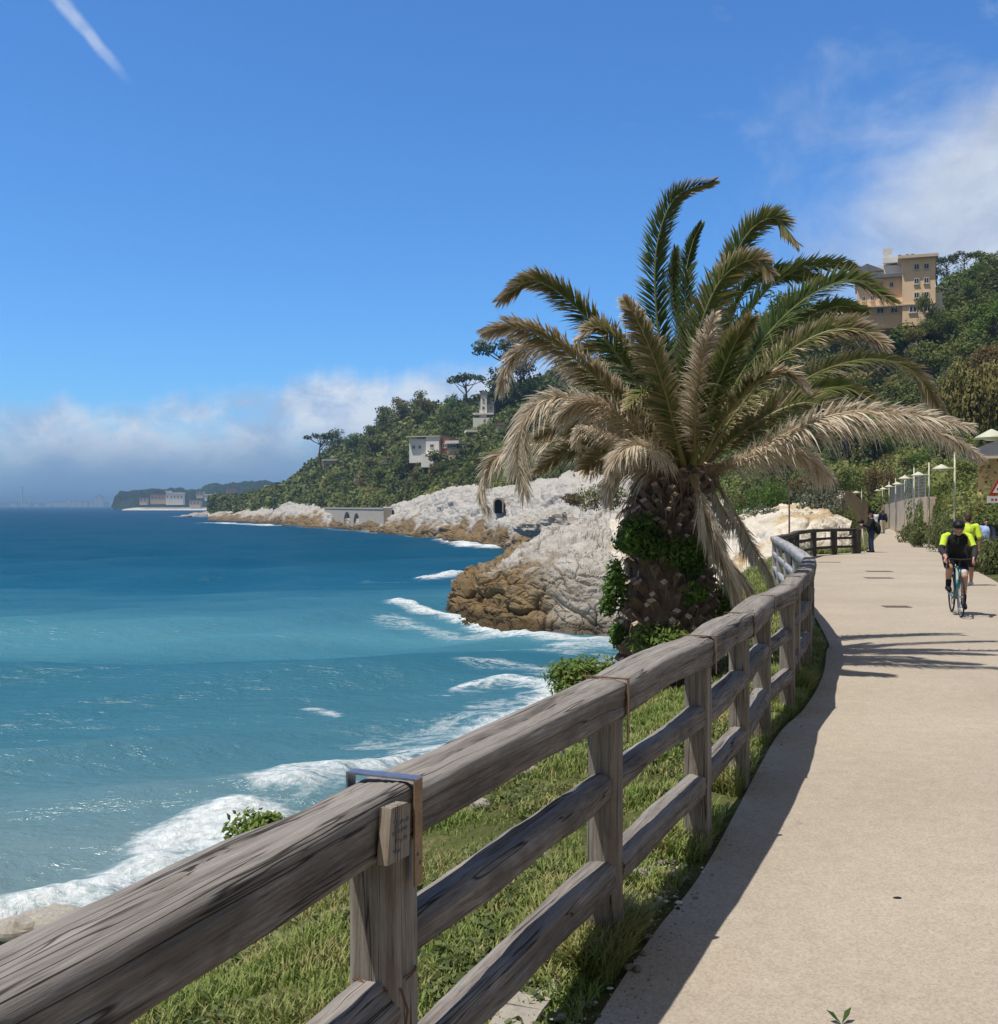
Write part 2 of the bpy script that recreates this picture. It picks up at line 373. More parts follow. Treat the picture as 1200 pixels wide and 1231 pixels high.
mt.bsdf(mt.mix(mt.attr('a'), soil, peb), 0.95, mt.bump(n2, .6, .03), spec=.1)
tag(MB().grid(G, a=sand, flip=True).build('ground', mt.m, smooth=True), kind='structure')
rows = [pts(off(PR, .35), lambda y: gz(y) - .03), pts(off(PR, -.03), lambda y: gz(y) - .02), pts(off(PR, -.6), lambda y: gz(y) + .05), pts(off(PR, -2.5), lambda y: gz(y) + .35), pts(off(PR, -6), lambda y: gz(y) + 1.0), pts(off(PR, -14), lambda y: gz(y) + 3.0)]
G = patch(rows, 200, 40); P = G.reshape(-1, 3); G = G + np.array((0, 0, 1)) * (fbm(P * .6, 4, 4).reshape(G.shape[:2]) * .12 * np.linspace(0, 1, 40)[:, None])[..., None]
tag(MB().grid(G).build('verge', mt.m, smooth=True), kind='structure'); VERGEG = G

# ---------------------------------------------------------------- rock
def rockmat(name, pale, grey, ochre, wet):
    t = NT(name); wv = t.coord('World'); g = t.n('ShaderNodeNewGeometry')
    sz = t.n('ShaderNodeSeparateXYZ'); t.l(g.outputs['Position'], sz.inputs[0]); z = sz.outputs[2]
    n1 = t.noise(wv, .22, 5, .6); n2 = t.noise(wv, 1.6, 5, .65); n3 = t.noise(wv, 7, 4)
    sv = t.coord('World', (0.35, 0.3, 1.6), (0, R(-38), 0)); st = t.noise(sv, 1.4, 6, .65, .4)
    a = t.ramp(t.math('MULTIPLY_ADD', st, .55, t.math('MULTIPLY', n2, .45)), [(0.30, grey), (0.55, pale), (0.75, tuple(min(1, q * 1.12) for q in pale[:3]) + (1,))])
    o = t.ramp(t.math('MULTIPLY_ADD', st, .5, t.math('MULTIPLY', n3, .5)), [(0.3, wet), (0.6, ochre), (0.8, tuple(q * 1.3 for q in ochre[:3]) + (1,))])
    h = t.math('ADD', z, t.math('MULTIPLY', t.math('SUBTRACT', n1, .5), 5.5))
    col = t.mix(t.attr('a'), a, o)
    dark = t.mapr(t.math('ADD', z, t.math('MULTIPLY', t.math('SUBTRACT', n2, .5), .9)), .15, .65, .45, 1.0)
    col = t.mix(1.0, col, t.ramp(dark, [(0, 0), (1, 1.0)]), 'MULTIPLY')
    cr = t.mapr(t.noise(sv, 2.2, 5, .65, .3), .30, .40, .5, 1.0)
    col = t.mix(1.0, col, t.ramp(cr, [(0, (0, 0, 0, 1)), (1, (1, 1, 1, 1))]), 'MULTIPLY')
    t.bsdf(col, .9, t.bump(t.math('ADD', st, t.math('MULTIPLY', n3, .6)), .55, .14), spec=.15); return t.m
M_ROCK = rockmat('limestone', (.43, .405, .37, 1), (.28, .262, .238, 1), (.225, .155, .075, 1), (.11, .076, .04, 1))
M_WHITE = rockmat('pale_limestone', (.60, .545, .455, 1), (.48, .43, .35, 1), (.5, .36, .17, 1), (.2, .14, .08, 1))
def strata(P, s, sc):
    # layered rock: steps along a tilted axis, broken by noise
    ax = np.array((.55, .25, .8)); ax /= np.linalg.norm(ax)
    q = (P @ ax) * sc + .9 * fbm(P * .16 * sc, 3, s)
    f = q - np.floor(q)
    return np.where(f < .8, f / .8, (1 - f) / .2) - .5
def rockpatch(rows, nu, nv, amp, s, sc=1.0):
    G = patch(rows, nu, nv); P = G.reshape(-1, 3)
    d = (1.3 * fbm(P * .13 * sc, 3, s) + .5 * ridged(P * .33 * sc, 3, s + 5) + 1.0 * strata(P, s + 9, .32 * sc) + .5 * strata(P, s + 12, 1.0 * sc) + .10 * fbm(P * 2.2 * sc, 3, s + 21))
    Pw = P + np.stack([fbm(P * .3 * sc, 2, s + q) for q in (31, 33, 35)], 1) * (.9 / sc); ax = np.array((.55, .25, .8)); ax /= np.linalg.norm(ax); Pw = Pw + np.outer(Pw @ ax, ax) * 1.1
    for k_, am_ in ((.30, .95), (.8, .45), (2.0, .14)):
        a1, a2, cid = worley(Pw * k_ * sc, s + 41); d = d + am_ * ((cid - .5) * 1.1 - .8 * np.exp(-(a2 - a1) / .07))
    d = d.reshape(G.shape[:2])
    N = gnormals(G); return G + N * (d * amp)[..., None]
def band(G, lo, hi, s, k=3.5):
    P = G.reshape(-1, 3); z = P[:, 2] + k * fbm(P * .16, 3, s) + .8 * fbm(P * .9, 2, s + 3)
    return (1 - sm(lo, hi, z)).reshape(G.shape[:2])
U = [533, 562, 600, 640, 690, 750, 810, 870]
def rowd(us, vs, ds): return [pd(u, v, d) for u, v, d in zip(us, vs, ds)]
wl = [pz(u, v, 0.0) for u, v in zip(U, [733, 741, 747, 752, 756, 758, 757, 742])]
rows = [[Vector((p.x - .5, p.y - 4, -1.8)) for p in wl], wl,
        rowd([538, 563, 600, 640, 690, 750, 810, 870], [716, 717, 716, 714, 714, 717, 712, 712], [84.5, 81, 77, 74, 72.5, 72, 70, 66]),
        rowd([546, 572, 605, 645, 690, 750, 810, 870], [701, 692, 686, 680, 672, 672, 668, 670], [85.5, 83, 80, 78, 77, 77, 74, 68]),
        rowd([556, 585, 612, 646, 690, 745, 810, 870], [695, 676, 667, 650, 632, 622, 612, 625], [88, 86, 86, 88, 90, 91, 84, 74]),
        [Vector((-2.0, 93, 1.0)), Vector((0, 93, 2.5)), Vector((2, 94, 3.2)), Vector((4.0, 97, 4.4)), Vector((8, 99, 6.0)), Vector((13, 100, 7)), Vector((16, 96, 7.3)), Vector((19, 88, 6.8))],
        [Vector((-1, 99, -2)), Vector((2, 101, -2)), Vector((5, 103, -1)), Vector((8, 107, .5)), Vector((12, 112, 4.5)), Vector((17, 114, 6.6)), Vector((22, 112, 7)), Vector((26, 104, 6.6))]]
G = rockpatch(rows, 380, 320, .46, 11, .9)
X_ = np.clip((G[..., 0] + 4) / 9, 0, 1)
tag(MB().grid(G, a=np.clip(band(G, 2.6, 5.0, 31, 2.2) - .95 * sm(0.8, 6.6, G[..., 0] + .5 * (G[..., 2] - 3) + 1.5 * fbm(G.reshape(-1, 3) * .3, 3, 91).reshape(G.shape[:2])), 0, 1)).build('rocky_point', M_ROCK, smooth=False), kind='structure')
# the shore rocks that run on to the far headland
U = [250, 300, 350, 400, 450, 500, 545, 590, 630, 680, 740, 800, 870]
D0 = [600, 520, 433, 385, 325, 281, 242, 212, 185, 165, 142, 130, 118]
wl = [Vector(((u - CU) / FL * d, d, 0)) for u, d in zip(U, D0)]
def sc_(k): return [d * k for d in D0]
rows = [[Vector((p.x, p.y * .975, -2.5)) for p in wl], wl,
        rowd(U, [621.5, 624, 626, 628, 631, 635, 641, 644, 645, 650, 650, 650, 650], sc_(1.015)),
        rowd(U, [619, 618.5, 615, 616, 621, 622, 622, 625, 628, 635, 640, 640, 640], sc_(1.05)),
        rowd(U, [617.5, 613, 603, 607, 610.5, 606, 596, 598, 608, 606, 612, 615, 620], sc_(1.11)),
        rowd(U, [617, 611.5, 601, 604, 606, 600, 586, 585, 586, 581, 583, 590, 605], sc_(1.2)),
        rowd(U, [616, 613, 604, 605, 605, 598, 584, 582, 578, 572, 574, 580, 595], sc_(1.45)),
        rowd(U, [620, 620, 615, 612, 612, 610, 606, 604, 600, 600, 600, 600, 610], sc_(1.75))]
G = rockpatch(rows, 560, 220, .66, 47, .42)
ROCKB = G
tag(MB().grid(G, a=band(G, 2.2, 5.0, 53, 3.0)).build('shore_rocks', M_ROCK, smooth=True), kind='structure')
# bright white cliff behind the lookout
U = [735, 800, 850, 900, 950, 990, 1022]
rows = [rowd(U, [735, 722, 712, 706, 702, 694, 682], [60, 53, 47, 43, 43, 46, 47.5]),
        rowd(U, [708, 700, 698, 690, 686, 680, 674], [64, 56, 49, 45.5, 45, 47, 48]),
        rowd(U, [670, 664, 668, 660, 652, 652, 652], [72, 62, 54, 49, 47, 48.5, 49.5]),
        rowd(U, [634, 628, 642, 636, 624, 624, 634], [82, 70, 60, 54, 50, 50.5, 51]),
        rowd(U, [628, 622, 634, 630, 619, 619, 630], [92, 80, 70, 62, 56, 56, 55]),
        rowd(U, [626, 620, 625, 622, 612, 614, 628], [112, 100, 90, 80, 72, 68, 66])]
G = rockpatch(rows, 260, 180, .26, 71, 1.1); CLIFFG = G
tag(MB().grid(G, a=.8 * sm(.35, .7, fbm(G.reshape(-1, 3) * .5, 3, 77)).reshape(G.shape[:2])).build('white_cliff', M_WHITE, smooth=True), kind='structure')

# ---------------------------------------------------------------- the wooded hill
U = [250, 300, 345, 380, 440, 500, 560, 610, 660, 720, 800, 880, 960, 1020, 1066, 1110, 1150, 1210, 1300, 1420]
B0 = [640, 560, 480, 430, 365, 318, 275, 245, 215, 195, 175, 140, 118, 112, 108, 66, 47, 33, 25, 20]
rows = [rowd(U, [622, 619, 612, 611, 612, 612, 602, 598, 600, 606, 612, 620, 622, 622, 630, 634, 642, 650, 670, 690], B0),
        rowd(U, [617, 613, 606, 604, 600, 598, 585, 580, 576, 574, 578, 590, 596, 598, 606, 604, 604, 600, 600, 600], [b * 1.06 for b in B0]),
        rowd(U, [615, 611, 600, 587, 575, 560, 555, 548, 545, 540, 535, 535, 545, 548, 545, 545, 540, 525, 510, 500], [680, 600, 520, 470, 415, 370, 330, 305, 285, 265, 235, 195, 165, 155, 148, 125, 108, 85, 70, 60]),
        rowd(U, [615, 610, 597, 575, 555, 530, 515, 505, 495, 485, 478, 470, 468, 460, 448, 445, 440, 428, 414, 404], [700, 630, 560, 505, 450, 410, 380, 355, 335, 320, 290, 250, 215, 200, 185, 170, 155, 140, 120, 110]),
        rowd(U, [615, 610, 596, 568, 540, 514, 502, 488, 470, 455, 436, 412, 398, 394, 394, 392, 378, 356, 350, 345], [710, 650, 590, 535, 480, 445, 420, 395, 375, 360, 330, 290, 250, 215, 190, 188, 195, 195, 180, 170]),
        rowd(U, [615, 610, 596, 570, 538, 512, 500, 484, 464, 448, 428, 405, 392, 388, 390, 372, 340, 326, 320, 316], [730, 680, 630, 580, 520, 490, 460, 435, 410, 390, 360, 320, 280, 250, 235, 230, 225, 215, 205, 195]),
        rowd(U, [618, 615, 606, 590, 565, 545, 530, 515, 500, 490, 470, 450, 435, 430, 420, 380, 350, 335, 325, 320], [780, 740, 700, 660, 610, 580, 550, 520, 490, 470, 440, 400, 360, 330, 310, 300, 295, 285, 270, 260])]
G = patch(rows, 420, 160); P = G.reshape(-1, 3)
d = (1.6 * fbm(P * .05, 4, 61) + .9 * fbm(P * .22, 3, 63)).reshape(G.shape[:2]) * np.clip(G[..., 1] / 200, .2, 1.2)
G = G + gnormals(G) * d[..., None]; HILLG = G
mt = NT('hill_scrub'); wv = mt.coord('World')
n1 = mt.noise(wv, .06, 5); n2 = mt.noise(wv, .5, 5, .7); n3 = mt.noise(wv, 2.4, 4, .7)
c = mt.ramp(mt.math('MULTIPLY_ADD', n1, .4, mt.math('MULTIPLY_ADD', n2, .35, mt.math('MULTIPLY', n3, .25))), [(0.3, (.022, .034, .012, 1)), (.47, (.055, .078, .022, 1)), (.58, (.10, .11, .036, 1)), (.72, (.19, .16, .07, 1))])
mt.bsdf(c, .9, mt.bump(mt.math('ADD', n2, n3), 1.0, .8), spec=.1)
tag(MB().grid(G).build('hill', mt.m, smooth=True), kind='structure')
def bvh_of(G):
    nv, nu = G.shape[:2]; i, j = np.meshgrid(np.arange(nv - 1), np.arange(nu - 1), indexing='ij'); b = (i * nu + j).ravel()
    return BVHTree.FromPolygons([tuple(p) for p in G.reshape(-1, 3)], np.stack([b, b + 1, b + nu + 1, b + nu], 1).tolist())
BV = {'hill': bvh_of(HILLG), 'rock': bvh_of(ROCKB), 'cliff': bvh_of(CLIFFG), 'bank': bvh_of(BANKG), 'verge': bvh_of(VERGEG)}
def hit(u, v, which='hill'):
    o = Vector((0, 0, CZ)); dr = (pd(u, v, 100) - o).normalized()
    r = BV[which].ray_cast(o, dr); return r[0]
def drop(x, y, which):
    r = BV[which].ray_cast(Vector((x, y, 200)), Vector((0, 0, -1))); return r[0].z if r[0] else None

# ---------------------------------------------------------------- far land
def ridge_land(name, U, VT, D, vb, mat, s, amp, back=1.25):
    top = rowd(U, VT, [D * 1.08] * len(U)); bot = [Vector(((u - CU) / FL * D, D, 0)) for u in U]
    mid = [a.lerp(b, .35) + Vector((0, D * .0, 0)) for a, b in zip(bot, top)]
    lo = [Vector((p.x, p.y * .995, -3)) for p in bot]
    bk = [Vector((p.x * 1.1, p.y * back, -3)) for p in top]
    G = patch([lo, bot, mid, top, bk], 240, 40); P = G.reshape(-1, 3)
    G = G + np.array((0, 0, 1)) * (fbm(P * (60 / D), 5, s) * amp).reshape(G.shape[:2])[..., None] * sm(0, 6, G[..., 2])[..., None]
    o = tag(MB().grid(G).build(name, mat, smooth=True), kind='structure'); BV[name] = bvh_of(G); return o
mt = NT('far_wood'); wv = mt.coord('World'); n1 = mt.noise(wv, .012, 5, .7); n2 = mt.noise(wv, .07, 4, .7)
mt.bsdf(mt.ramp(mt.math('MULTIPLY_ADD', n1, .5, mt.math('MULTIPLY', n2, .5)), [(.35, (.012, .022, .010, 1)), (.55, (.035, .05, .02, 1)), (.7, (.10, .09, .05, 1))]), .95, mt.bump(n2, 1, 12), spec=.05); M_FARWOOD = mt.m
ridge_land('cape', [139, 146, 165, 200, 230, 262, 290, 318, 345, 380, 420], [606, 596, 590, 588, 589, 584, 581, 580, 581, 584, 590], 2000, 611, M_FARWOOD, 5, 9)
M_FARLAND = simple('far_land', (.10, .11, .10, 1), (.06, .075, .07, 1), .004, .95, 0, coords='World')
ridge_land('far_coast', [-420, -300, -150, -40, 30, 80, 150, 260, 400], [600, 602, 603, 603.5, 603.5, 604, 604.5, 604, 604], 6500, 609, M_FARLAND, 6, 6, 1.1)

mb = MB()
bl = [Vector(((u - CU) / FL * 1900, 1900, 0)) for u in np.linspace(146, 320, 12)]
G = patch([[p + Vector((0, 0, -1)) for p in bl], [p + Vector((0, 12, 2.0)) for p in bl], [p + Vector((0, 90, 4.5)) for p in bl], [p + Vector((0, 120, -3)) for p in bl]], 60, 12)
tag(mb.grid(G).build('beach', simple('pale_sand', (.62, .58, .52, 1), (.5, .46, .4, 1), .05, .95, 0, coords='World'), smooth=True), kind='structure')

# ---------------------------------------------------------------- the sea
FOAM = []   # (pixel polyline on the water, half width in metres, strength, height of the crest)
FOAM += [([(-260, 1260), (-120, 1165), (0, 1106), (80, 1078), (160, 1044), (230, 1008), (290, 972)], 1.0, 1.06, .24),
         ([(290, 972), (330, 958), (380, 944), (430, 934), (480, 918)], 1.2, .9, .22),
         ([(-200, 1330), (0, 1180), (120, 1120), (240, 1060), (340, 1010), (430, 970)], 1.2, .42, .05),
         ([(440, 920), (480, 902), (520, 890), (560, 878), (600, 862), (650, 845)], 1.3, .88, .18),
         ([(535, 832), (575, 824), (615, 822), (650, 829), (672, 836)], .7, .9, .2), ([(360, 846), (385, 849), (412, 855)], .35, .75, .08),
         ([(540, 806), (590, 803), (660, 806), (700, 803), (745, 800)], 1.0, .62, .1), ([(470, 925), (540, 898), (610, 872), (690, 838), (760, 805)], 2.6, .86, .10), ([(430, 890), (500, 872), (560, 850), (600, 838)], 2.2, .56, .08), ([(640, 822), (690, 812), (730, 800), (760, 790)], 1.8, .62, .06),
         ([(560, 858), (620, 848), (680, 832), (740, 815)], 1.8, .66, .1), ([(640, 790), (690, 782), (740, 775), (800, 772)], 3.0, .62, .06),
         ([(468, 728), (500, 733), (540, 738), (575, 744), (610, 750), (640, 757)], 1.0, 1.1, .3), ([(455, 737), (500, 745), (560, 752), (600, 756)], 1.5, .6, .05),
         ([(600, 748), (640, 757), (690, 762), (750, 762), (810, 760)], 1.7, 1.0, .2), ([(650, 775), (700, 772), (750, 768)], 2.0, .8, .1),
         ([(505, 696), (535, 692), (565, 690), (580, 694)], 1.6, 1.05, .4), ([(430, 697), (470, 698), (505, 697)], 1.2, .35, .1),
         ([(436, 637), (460, 637.5), (482, 641)], 5, 1.2, .4), ([(520, 645), (545, 650), (575, 656.5), (600, 658.5), (625, 658)], 2.6, 1.2, .4),
         ([(248, 628), (275, 629), (310, 630.5), (345, 632)], 5, 1.05, .2), ([(345, 632), (400, 636), (440, 640)], 2.4, .5, .1), ([(482, 643), (520, 648)], 2.0, .55, .1), ([(215, 620.5), (255, 621.5), (275, 622)], 9, .7, .1)]
nr, nc = 620, 520
rr = 7.0 * (9500 / 7.0) ** (np.linspace(0, 1, nr))
az = np.tan(np.radians(np.linspace(-62, 34, nc)))
Xs = rr[:, None] * az[None, :]; Ys = rr[:, None] * np.ones((1, nc)); Zs = np.zeros_like(Xs)
rs = np.random.RandomState(4)
for k in range(22):
    lam = 1.3 * 1.19 ** k * (1 if k < 16 else .8); a = lam * .0125 * (1 if lam < 9 else .62)
    th = R(-65) + rs.randn() * .45; ph = rs.rand() * 6.3
    kx, ky = math.cos(th) * 2 * math.pi / lam, math.sin(th) * 2 * math.pi / lam
    fade = np.clip(1 - (Ys * (rr[1] / rr[0] - 1)) / (lam * .35), 0, 1)
    q = kx * Xs + ky * Ys + ph + .6 * np.sin(.05 * Xs + k) + .5 * np.sin(.037 * Ys + 2 * k)
    Zs += a * fade * (np.abs(np.sin(q / 2)) * -2 + 1.2)
foam = np.zeros_like(Xs); Pn = np.stack([Xs, Ys, Xs * 0], 2)
wob = fbm(Pn.reshape(-1, 3) * .35, 4, 15).reshape(Xs.shape); wob2 = fbm(Pn.reshape(-1, 3) * 1.3, 3, 19).reshape(Xs.shape)
for L, wd, st, hh in FOAM:
    Q = np.array([pz(u, v, 0.0)[:2] for u, v in L]); Q = np.array(catmull(np.c_[Q, np.zeros(len(Q))], 40))[:, :2]
    lo, hi = Q.min(0) - 14 * wd, Q.max(0) + 14 * wd
    msk = (Xs > lo[0]) & (Xs < hi[0]) & (Ys > lo[1]) & (Ys < hi[1])
    px, py = Xs[msk], Ys[msk]; best = np.full(px.shape, 1e9); sgn = np.zeros(px.shape); tt = np.zeros(px.shape)
    for i in range(len(Q) - 1):
        a, b = Q[i], Q[i + 1]; ab = b - a; L2 = ab @ ab
        t = np.clip(((px - a[0]) * ab[0] + (py - a[1]) * ab[1]) / L2, 0, 1)
        dx, dy = px - a[0] - t * ab[0], py - a[1] - t * ab[1]; dd = np.hypot(dx, dy)
        m = dd < best; best[m] = dd[m]; sgn[m] = np.sign(ab[0] * dy - ab[1] * dx)[m]; tt[m] = (i + t[m]) / (len(Q) - 1)
    sd = best * sgn + wob[msk] * wd * .7 + wob2[msk] * wd * .22          # + = the seaward side
    ends = sm(0, .08, tt) * sm(0, .08, 1 - tt)
    seaw = np.exp(-(np.maximum(sd, 0) / (wd * .75)) ** 2); land = np.exp(-(np.maximum(-sd, 0) / (wd * 1.5)) ** 2)
    f = np.where(sd > 0, seaw, land) * st * (.25 + .75 * ends)
    foam[msk] = np.maximum(foam[msk], f)
    Zs[msk] += hh * np.exp(-((sd) / (wd * .9)) ** 2) * ends * (1 + .5 * wob[msk] + .35 * wob2[msk])
foam = np.clip(foam, 0, 1.3)
mt = NT('sea_water'); wv = mt.coord('World'); g = mt.n('ShaderNodeNewGeometry'); sp_ = mt.n('ShaderNodeSeparateXYZ'); mt.l(g.outputs['Position'], sp_.inputs[0])
xx, y_ = sp_.outputs[0], sp_.outputs[1]
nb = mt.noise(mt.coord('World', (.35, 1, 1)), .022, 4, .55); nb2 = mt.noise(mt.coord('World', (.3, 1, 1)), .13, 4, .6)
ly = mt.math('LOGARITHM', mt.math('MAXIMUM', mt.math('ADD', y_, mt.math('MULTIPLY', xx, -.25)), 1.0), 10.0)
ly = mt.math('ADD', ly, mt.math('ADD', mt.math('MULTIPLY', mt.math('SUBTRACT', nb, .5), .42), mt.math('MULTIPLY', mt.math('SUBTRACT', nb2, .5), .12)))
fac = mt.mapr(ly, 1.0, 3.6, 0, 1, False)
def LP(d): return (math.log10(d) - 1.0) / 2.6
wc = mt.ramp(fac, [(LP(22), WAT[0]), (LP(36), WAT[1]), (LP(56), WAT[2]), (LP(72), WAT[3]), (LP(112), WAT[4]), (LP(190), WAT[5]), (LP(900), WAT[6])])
sv_ = mt.coord('World', (.55, 1, 1), (0, 0, R(-12)))
b1 = mt.noise(sv_, 1.1, 5, .62, .3); b2 = mt.noise(sv_, 6.0, 4, .6, .2); b3 = mt.noise(mt.coord('World', (.4, 1, 1)), .22, 4, .6)
ht = mt.math('MULTIPLY_ADD', b1, .55, mt.math('MULTIPLY_ADD', b2, .10, mt.math('MULTIPLY', b3, 1.2)))
streak = mt.mapr(mt.math('MULTIPLY_ADD', b1, .6, mt.math('MULTIPLY', mt.noise(mt.coord('World', (.25, 1, 1)), .45, 4, .6), .4)), .35, .65, .80, 1.2, False)
wc = mt.mix(1.0, wc, mt.ramp(streak, [(0, (0, 0, 0, 1)), (1, (1, 1, 1, 1))]), 'MULTIPLY') if False else wc
wbn = mt.bump(ht, .9, .6)
wd_ = mt.n('ShaderNodeBsdfDiffuse'); mt.l(wc, wd_.inputs[0]); mt.l(wbn, wd_.inputs['Normal'])
wg_ = mt.n('ShaderNodeBsdfGlossy'); wg_.inputs['Roughness'].default_value = .15; mt.l(wbn, wg_.inputs['Normal'])
fz_ = mt.n('ShaderNodeFresnel'); fz_.inputs[0].default_value = 1.33; mt.l(wbn, fz_.inputs['Normal'])
wm_ = mt.n('ShaderNodeMixShader'); mt.l(mt.mapr(fz_.outputs[0], 0.0, .8, .03, .16, False), wm_.inputs[0]); mt.l(wd_.outputs[0], wm_.inputs[1]); mt.l(wg_.outputs[0], wm_.inputs[2]); water = wm_.outputs[0]
fa = mt.attr('a'); v1 = mt.noise(mt.coord('World', (.6, 1.2, 1), (0, 0, R(-20))), .75, 6, .72, .8); v2 = mt.noise(wv, 4.2, 5, .7, .6)
rdg = mt.math('SUBTRACT', 1.0, mt.math('MULTIPLY', mt.math('ABSOLUTE', mt.math('SUBTRACT', v1, .5)), 5.0), clamp=True)
lace = mt.math('MULTIPLY_ADD', rdg, .70, mt.math('MULTIPLY_ADD', v2, .62, mt.math('MULTIPLY', v1, .1)))
fm = mt.mapr(mt.math('ADD', mt.math('MULTIPLY', fa, 1.0), mt.math('SUBTRACT', lace, 1.30)), -.12, .80)
foamb = mt.bsdf(mt.ramp(v2, [(.3, (.50, .58, .60, 1)), (.6, (.72, .75, .76, 1))]), .85, mt.bump(mt.math('ADD', v2, v1), .8, .18), spec=.2, out=False)
ms = mt.n('ShaderNodeMixShader'); mt.l(fm, ms.inputs[0]); mt.l(water, ms.inputs[1]); mt.l(foamb, ms.inputs[2]); mt.l(ms.outputs[0], mt.out.inputs[0])
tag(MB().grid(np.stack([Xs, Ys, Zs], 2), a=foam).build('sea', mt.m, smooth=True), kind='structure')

# the air: pale haze out to the far coast
hz = NT('air'); pv = hz.n('ShaderNodeVolumePrincipled'); pv.inputs['Color'].default_value = HAZECOL; pv.inputs['Density'].default_value = HAZE; pv.inputs['Anisotropy'].default_value = 0.0
hz.l(pv.outputs[0], hz.out.inputs['Volume'])
if HAZE > 0:
    tag(MB().box((-1500, 5600, 36), (19000, 11600, 84)).build('haze', hz.m), kind='stuff')
# ---------------------------------------------------------------- weathered timber fence
def woodmat(name, dark, mid, pale, brown, axis='X', k=1.0):
    t = NT(name); st = (.7, 15, 15) if axis == 'X' else (15, 15, .7)
    inf = t.n('ShaderNodeObjectInfo').outputs['Random']
    tc = t.n('ShaderNodeTexCoord').outputs['Object']
    ofs = t.n('ShaderNodeVectorMath', operation='ADD'); t.l(tc, ofs.inputs[0])
    cx = t.n('ShaderNodeCombineXYZ'); r7 = t.math('MULTIPLY', inf, 37.0)
    for i in range(3): t.l(r7, cx.inputs[i])
    t.l(cx.outputs[0], ofs.inputs[1])
    def cd(s):
        mp = t.n('ShaderNodeMapping'); t.l(ofs.outputs[0], mp.inputs['Vector']); mp.inputs['Scale'].default_value = s; return mp.outputs[0]
    s1 = cd(st); s2 = cd(tuple(q * 4.5 for q in st)); s3 = cd((1.2, 1.2, 1.2))
    g1 = t.noise(s1, 1.6, 7, .68, .3); g2 = t.noise(s2, 2.2, 5, .7, .25); bl = t.noise(s3, 2.1, 5, .6, .3)
    gr = t.math('MULTIPLY_ADD', g1, .55, t.math('MULTIPLY', g2, .45))
    c = t.ramp(gr, [(.34, dark), (.47, mid), (.62, pale)])
    cb = t.ramp(gr, [(.30, dark), (.5, brown), (.72, tuple(q * 1.35 for q in brown[:3]) + (1,))])
    c = t.mix(t.mapr(bl, .44, .66, 0, .8), c, cb)
    if axis == 'X':                                   # sun-bleached silver upper face
        zs = t.n('ShaderNodeSeparateXYZ'); t.l(tc, zs.inputs[0]); c = t.mix(t.mapr(t.math('ADD', zs.outputs[2], t.math('MULTIPLY', t.math('SUBTRACT', g1, .5), .06)), .02, .075, 0, .62), c, t.ramp(gr, [(.34, mid), (.5, pale), (.64, tuple(q * 1.25 for q in pale[:3]) + (1,))]))
    crk = t.mapr(t.math('ABSOLUTE', t.math('SUBTRACT', t.noise(cd((st[0] * .42, st[1] * .8, st[2] * .8) if axis == 'X' else (st[0] * .8, st[1] * .8, st[2] * .42)), 1.1, 3, .45, .15), .5)), .0, .011, .22, 1.0)   # drying cracks along the grain
    c = t.mix(1.0, c, t.ramp(crk, [(0, (0, 0, 0, 1)), (1, (1, 1, 1, 1))]), 'MULTIPLY')
    stn = t.mapr(t.noise(s3, 1.1, 3, .5), .62, .78, 1.0, .55); c = t.mix(1.0, c, t.ramp(stn, [(0, (0, 0, 0, 1)), (1, (1, 1, 1, 1))]), 'MULTIPLY')
    h = t.math('ADD', t.math('MULTIPLY', gr, .8), t.math('MULTIPLY', crk, .6))
    t.bsdf(c, .88, t.bump(h, .85 * k, .006), spec=.18); return t.m
M_RAIL = woodmat('weathered_rail_wood', (.042, .035, .030, 1), (.150, .130, .113, 1), (.285, .262, .238, 1), (.108, .091, .077, 1))
M_POST = woodmat('weathered_post_wood', (.065, .056, .046, 1), (.20, .178, .152, 1), (.33, .30, .262, 1), (.15, .115, .085, 1), 'Z')
M_GREY = woodmat('silvered_wood', (.14, .14, .14, 1), (.27, .27, .27, 1), (.38, .38, .38, 1), (.22, .20, .18, 1))
M_DARKW = woodmat('dark_stained_wood', (.025, .022, .02, 1), (.055, .05, .045, 1), (.10, .09, .08, 1), (.05, .04, .03, 1))
M_STEEL = simple('dull_steel', (.42, .44, .50, 1), (.22, .22, .26, 1), 30, .38, .1, .85, .5)
M_TAN = simple('rusty_tan_strap', (.36, .24, .14, 1), (.22, .13, .07, 1), 24, .65, .2, .35, .4)
M_RUST = simple('rust', (.20, .105, .055, 1), (.10, .055, .032, 1), 40, .85, .3)
M_BLOCK = woodmat('pale_block_wood', (.13, .105, .08, 1), (.24, .20, .16, 1), (.33, .285, .23, 1), (.20, .155, .115, 1), 'Z')
M_INK = simple('faded_ink', (.12, .14, .18, 1), (.09, .10, .13, 1), 40, .8, 0)

